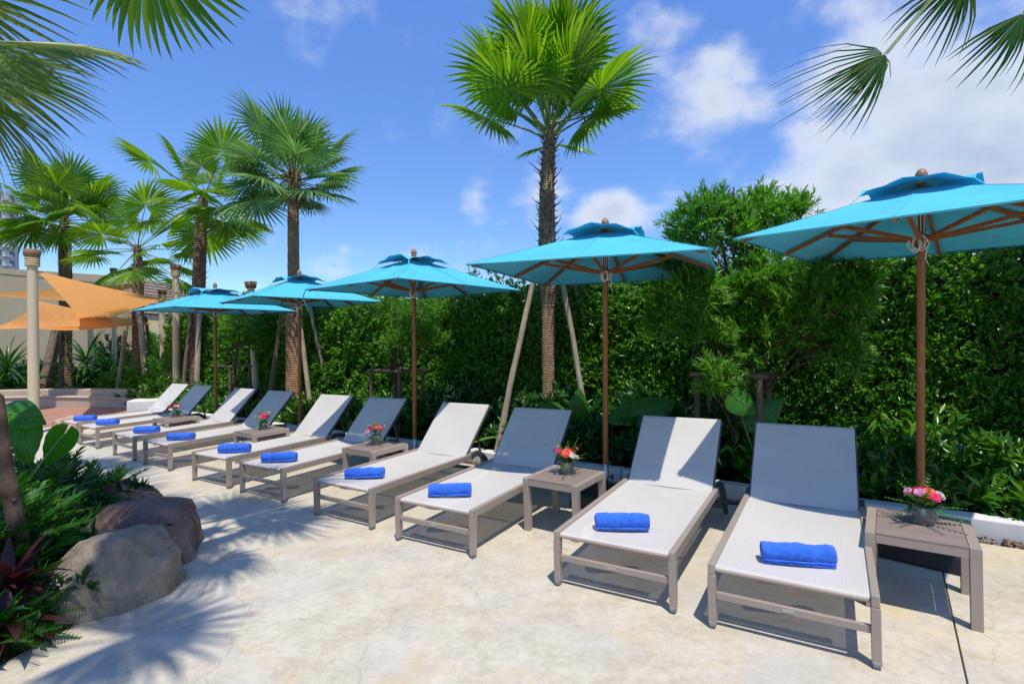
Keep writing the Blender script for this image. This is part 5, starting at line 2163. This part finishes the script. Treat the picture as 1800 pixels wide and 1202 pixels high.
o.location = (q.x, q.y, g(q.x, q.y)-0.04)
o.rotation_euler = (0, 0, 0.35)
tag(o, 'white block at the end of the curved pool wall, beyond the farthest lounger', 'block')


def post(label, px, Y, ptop, rad, rope=True, lean=0.0, cap=True):
    t = spot(px, ptop, Y)
    base = Vector((t.x, t.y, g(t.x, t.y)))
    H = t.z-base.z
    root = thing('sail_post', label, 'post', base, 0, 'sand coloured posts of the shade sails')
    root.rotation_euler = (0, lean, 0)
    mb = MB()
    mb.tube([(0, 0, -0.05), (0, 0, H*0.5), (0, 0, H-0.05)], [rad*1.08, rad*1.02, rad*0.94], 18)
    mb.build('shaft', M['post'], root)
    if cap:
        mb = MB()
        mb.lathe([(rad*0.95, H-0.14), (rad*1.35, H-0.135), (rad*1.65, H), (rad*1.5, H+0.004), (0.001, H)], 18)
        mb.build('cap', M['postcap'], root)
    if rope:
        mb = MB()
        for k in range(4):
            z = H-0.155-k*0.038
            mb.tube([(rad*1.12*math.cos(a), rad*1.12*math.sin(a), z+0.006*math.sin(a*2+k)) for a in [j*2*PI/18 for j in range(19)]], 0.022, 7, caps=False)
        mb.build('rope_wrap', M['rope'], root)
    return root


post('tall sand coloured post with rope collar, nearest and leftmost', 57, 9.2, 437, 0.077)
post('sand coloured rope collared post left of the farthest umbrella', 309, 13.0, 464, 0.077)
post('thin far post between the two left palms', 200, 18.0, 470, 0.072, False, 0.0, True)
post('far rope collared post just left of the farthest umbrella', 285, 16.0, 508, 0.077)
post('leaning sand post in front of the hedge, between the two left umbrellas', 452, 11.3, 494, 0.077, False, -0.05)
post('short far post under the orange sails', 159, 17.0, 566, 0.08, False, 0, False)


def sail(label, corners, sagc, belly, seed):
    """triangular shade sail with hollow edges"""
    A_, B_, C_ = [Vector(c) for c in corners]
    cen = (A_+B_+C_)/3
    n = 22
    mb = MB()
    vs = []
    idx = {}
    for i in range(n+1):
        for j in range(n+1-i):
            a, b_, c = i/n, j/n, 1-i/n-j/n
            p = A_*a+B_*b_+C_*c
            # hollow edges: pull the rim towards the middle
            pull = sagc*((1-a)**1*4*b_*c*(1-a) + 4*a*c*(1-b_) + 4*a*b_*(1-c))*0.5
            edge = 1-27*a*b_*c
            p = p.lerp(cen, pull*max(0, edge))
            p.z -= belly*27*a*b_*c
            p.z += 0.02*noise.noise(Vector((a*5, b_*5, seed)))*27*a*b_*c
            idx[(i, j)] = len(vs)
            vs.append(p)
    fs = []
    for i in range(n):
        for j in range(n-i):
            fs.append((idx[(i, j)], idx[(i+1, j)], idx[(i, j+1)]))
            if j < n-i-1:
                fs.append((idx[(i+1, j)], idx[(i+1, j+1)], idx[(i, j+1)]))
    mb.add([tuple(v) for v in vs], fs, 0, True)
    o = mb.build('shade_sail', M['sail'])
    return tag(o, label, 'shade sail', 'orange shade sails over the pool')


sail('large orange shade sail stretched from the nearest sand post', [spot(64, 473, 9.25), spot(292, 524, 13.2), spot(150, 574, 15.5)], 0.16, -0.10, 1)
sail('low orange shade sail hanging under the large one', [spot(68, 527, 13.5), spot(282, 569, 15.8), spot(-15, 577, 11.5)], 0.20, 0.25, 2)
sail('thin orange shade sail seen edge on behind the others', [spot(-60, 516, 13.0), spot(266, 494, 16.6), spot(150, 530, 15.0)], 0.12, 0.05, 3)

# beige boundary building
bw = thing('boundary_building', 'beige rendered wall with a grey tiled roof at its right end', 'building', (0, 0, 0))
w0 = spot(-60, 470, 19.0)
w1 = spot(232, 489, 24.5)
w2 = spot(420, 508, 29.0)


def wallpiece(a, b, top0, top1, name, mat, th=0.3, zb=-1.0):
    a2, b2 = Vector((a.x, a.y)), Vector((b.x, b.y))
    d = (b2-a2).normalized()
    nrm = Vector((-d.y, d.x))
    vs = []
    for p, tz in ((a2, top0), (b2, top1)):
        for o_ in (0, th):
            q_ = p+nrm*o_
            vs += [(q_.x, q_.y, zb), (q_.x, q_.y, tz)]
    mb = MB()
    mb.add(vs, [(0, 4, 5, 1), (2, 3, 7, 6), (1, 5, 7, 3), (0, 1, 3, 2), (4, 6, 7, 5)])
    return mb.build(name, mat, bw)


wallpiece(w0, w1, w0.z, w1.z, 'wall', M['wall'])
wallpiece(w0+Vector((0, -0.04, 0)), w1+Vector((0, -0.04, 0)), w0.z+0.10, w1.z+0.10, 'coping', M['wall'], 0.38, 3.95)
# tiled roof at the right end: courses of overlapping tiles
ra = spot(228, 486, 24.6)
rb_ = spot(420, 516, 27.0)
rc = spot(228, 548, 22.8)
rd = spot(420, 560, 25.0)
roof = bpy.data.objects.new('roof', None)
COL.objects.link(roof)
roof.parent = bw
rows, colsn = 11, 20
for i in range(rows):
    for j in range(colsn):
        t0, t1 = i/rows, (i+1.12)/rows
        s0, s1 = (j+(0.5 if i % 2 else 0))/colsn, (j+(0.5 if i % 2 else 0)+0.97)/colsn
        pA = rc.lerp(ra, t0).lerp(rd.lerp(rb_, t0), s0)
        pB = rc.lerp(ra, t0).lerp(rd.lerp(rb_, t0), s1)
        pC = rc.lerp(ra, t1).lerp(rd.lerp(rb_, t1), s1)
        pD = rc.lerp(ra, t1).lerp(rd.lerp(rb_, t1), s0)
        up_ = Vector((0.0, -0.04, 0.03))
        mb = MB()
        mb.add([pA+up_, pB+up_, pC, pD, pA, pB], [(0, 1, 2, 3), (4, 5, 1, 0)])
        mb.build('roof_tile', M['roof'], roof)
mb = MB()
mb.add([rc+Vector((0, 0.1, -0.05)), rd+Vector((0, 0.1, -0.05)), rb_+Vector((0, 0.1, -0.05)), ra+Vector((0, 0.1, -0.05)),
        Vector((rc.x, rc.y, -1)), Vector((rd.x, rd.y, -1))], [(0, 1, 2, 3), (4, 5, 1, 0)])
mb.build('gable_wall', M['wall'], bw)

# shrubs below the wall


def shrub(label, c, rad, N, mat, seed, leafL=0.16, leafW=0.05, per=7, group='shrubs below the beige wall'):
    rs = np.random.RandomState(seed)
    root = thing('shrub', label, 'shrub', c, 0, group)
    d = rs.normal(size=(N, 3))
    d /= np.linalg.norm(d, axis=1, keepdims=True)
    d[:, 2] = np.abs(d[:, 2])
    lump = np.array([1+0.35*fbm(a*1.7, b_*1.7+c_, seed) for a, b_, c_ in d])
    C = d*np.array(rad)[None, :]*(rs.rand(N, 1)**0.35)*lump[:, None]
    A = d*0.12+np.array([0, 0, 0.08])
    p, dd, l, w = shoots(C, A, per, rs, 0.6, leafL, leafW)
    tag(leaf_cloud('foliage', p, dd, l, w, M[mat], root, seed=seed, droop=0.1), kind='stuff')
    mb = MB()
    for k in range(4):
        a = k*1.6
        mb.tube([(0, 0, -0.02), (0.2*rad[0]*math.cos(a), 0.2*rad[1]*math.sin(a), rad[2]*0.6)], [0.025, 0.01], 5)
    mb.build('stems', M['bark'], root)


SH = [(-30, 18, 1.0, 'ferndark', 'dark shrub at the left picture edge below the wall'), (20, 17.2, 0.9, 'ferndark', 'dark shrub left of the nearest sand post'), (75, 17.5, 0.9, 'ferndark', 'dark shrub behind the nearest sand post'),
      (120, 17.0, 0.75, 'ferndark', 'dark shrub around the foot of the leftmost palm'), (180, 16.6, 0.8, 'ferndark', 'dark shrub behind the short far post'), (222, 15.8, 0.7, 'hedge', 'green shrub left of the second palm'),
      (265, 15.2, 0.9, 'hedge', 'green shrub right of the second palm'), (300, 14.4, 0.9, 'hedge', 'green shrub behind the rope collared post'), (195, 19.5, 1.6, 'ferndark', 'tall dark shrub between the far posts below the wall'),
      (255, 19.5, 1.9, 'hedge', 'tall green shrub under the tiled roof'), (305, 17.8, 1.9, 'hedge', 'tall green shrub joining the hedge end'), (345, 15.8, 1.9, 'hedge', 'tall green shrub behind the third palm')]
for k, (px, Y, h, mt, lab) in enumerate(SH):
    q = spot(px, 601, Y)
    shrub(lab, (q.x, q.y, g(q.x, q.y)), (0.75, 0.6, h), 330 if h < 1.5 else 560, mt, 300+k)
# spiky plants
SP = [strap_leaf('leaf', 1.25, 0.085, M['ferndark'], 0.25+0.28*k) for k in range(3)]
SP2 = [strap_leaf('leaf', 1.0, 0.07, M['fern'], 0.15+0.25*k) for k in range(3)]
for k, (px, Y, stem, var, lab) in enumerate([(10, 14.6, 0.9, SP, 'spiky dark strap leaved plant at the left picture edge'), (150, 16.2, 1.0, SP, 'spiky strap leaved plant around the short far post'), (185, 16.4, 0.8, SP2, 'spiky green plant right of the short far post'), (283, 15.0, 0.7, SP2, 'tall grassy plant behind the far rope collared post')]):
    q = spot(px, 601, Y)
    rosette('screw_pine', lab, 'plant', (q.x, q.y, g(q.x, q.y)), var, 34, (85, -15), 320+k, 'spiky plants by the pool', (0.7, 1.05), stem)
# lime bush by the pool wall end
q = spot(285, 668, 12.2)
shrub('lime green bush at the foot of the rope collared post', (q.x, q.y, g(q.x, q.y)), (0.4, 0.35, 0.6), 160, 'cover', 340, 0.13, 0.05, 7, None)

# distant tower block
tw = thing('tower_block', 'pale high-rise apartment tower far away at the left picture edge', 'building', (0, 0, 0))
tq = spot(33, 342, 174)
TW_, TD = 16.0, 14.0
tx1, ty = tq.x, 160.0
mb = MB()
mb.box((tx1-TW_/2, ty+TD/2, tq.z/2-1), (TW_, TD, tq.z+2))
mb.build('tower_wall', M['tower'], tw)
mb = MB()
mb.box((tx1-TW_/2-1.0, ty+TD/2, tq.z+0.9), (TW_-6, TD-4, 1.8))
mb.build('roof_house', M['tower'], tw)
nfl = int(tq.z/3.0)
for k in range(nfl-9, nfl):
    z = tq.z-(nfl-k)*3.0+1.4
    for wy in (3.0, 7.2, 11.6):
        mb = MB()
        mb.box((tx1+0.03, ty+wy, z), (0.1, 1.6, 1.7))
        mb.build('window', M['glassdark'], tw)
    mb = MB()
    mb.box((tx1+0.55, ty+9.4, z-0.9), (1.0, 2.4, 0.9))
    mb.build('balcony', M['tower'], tw)
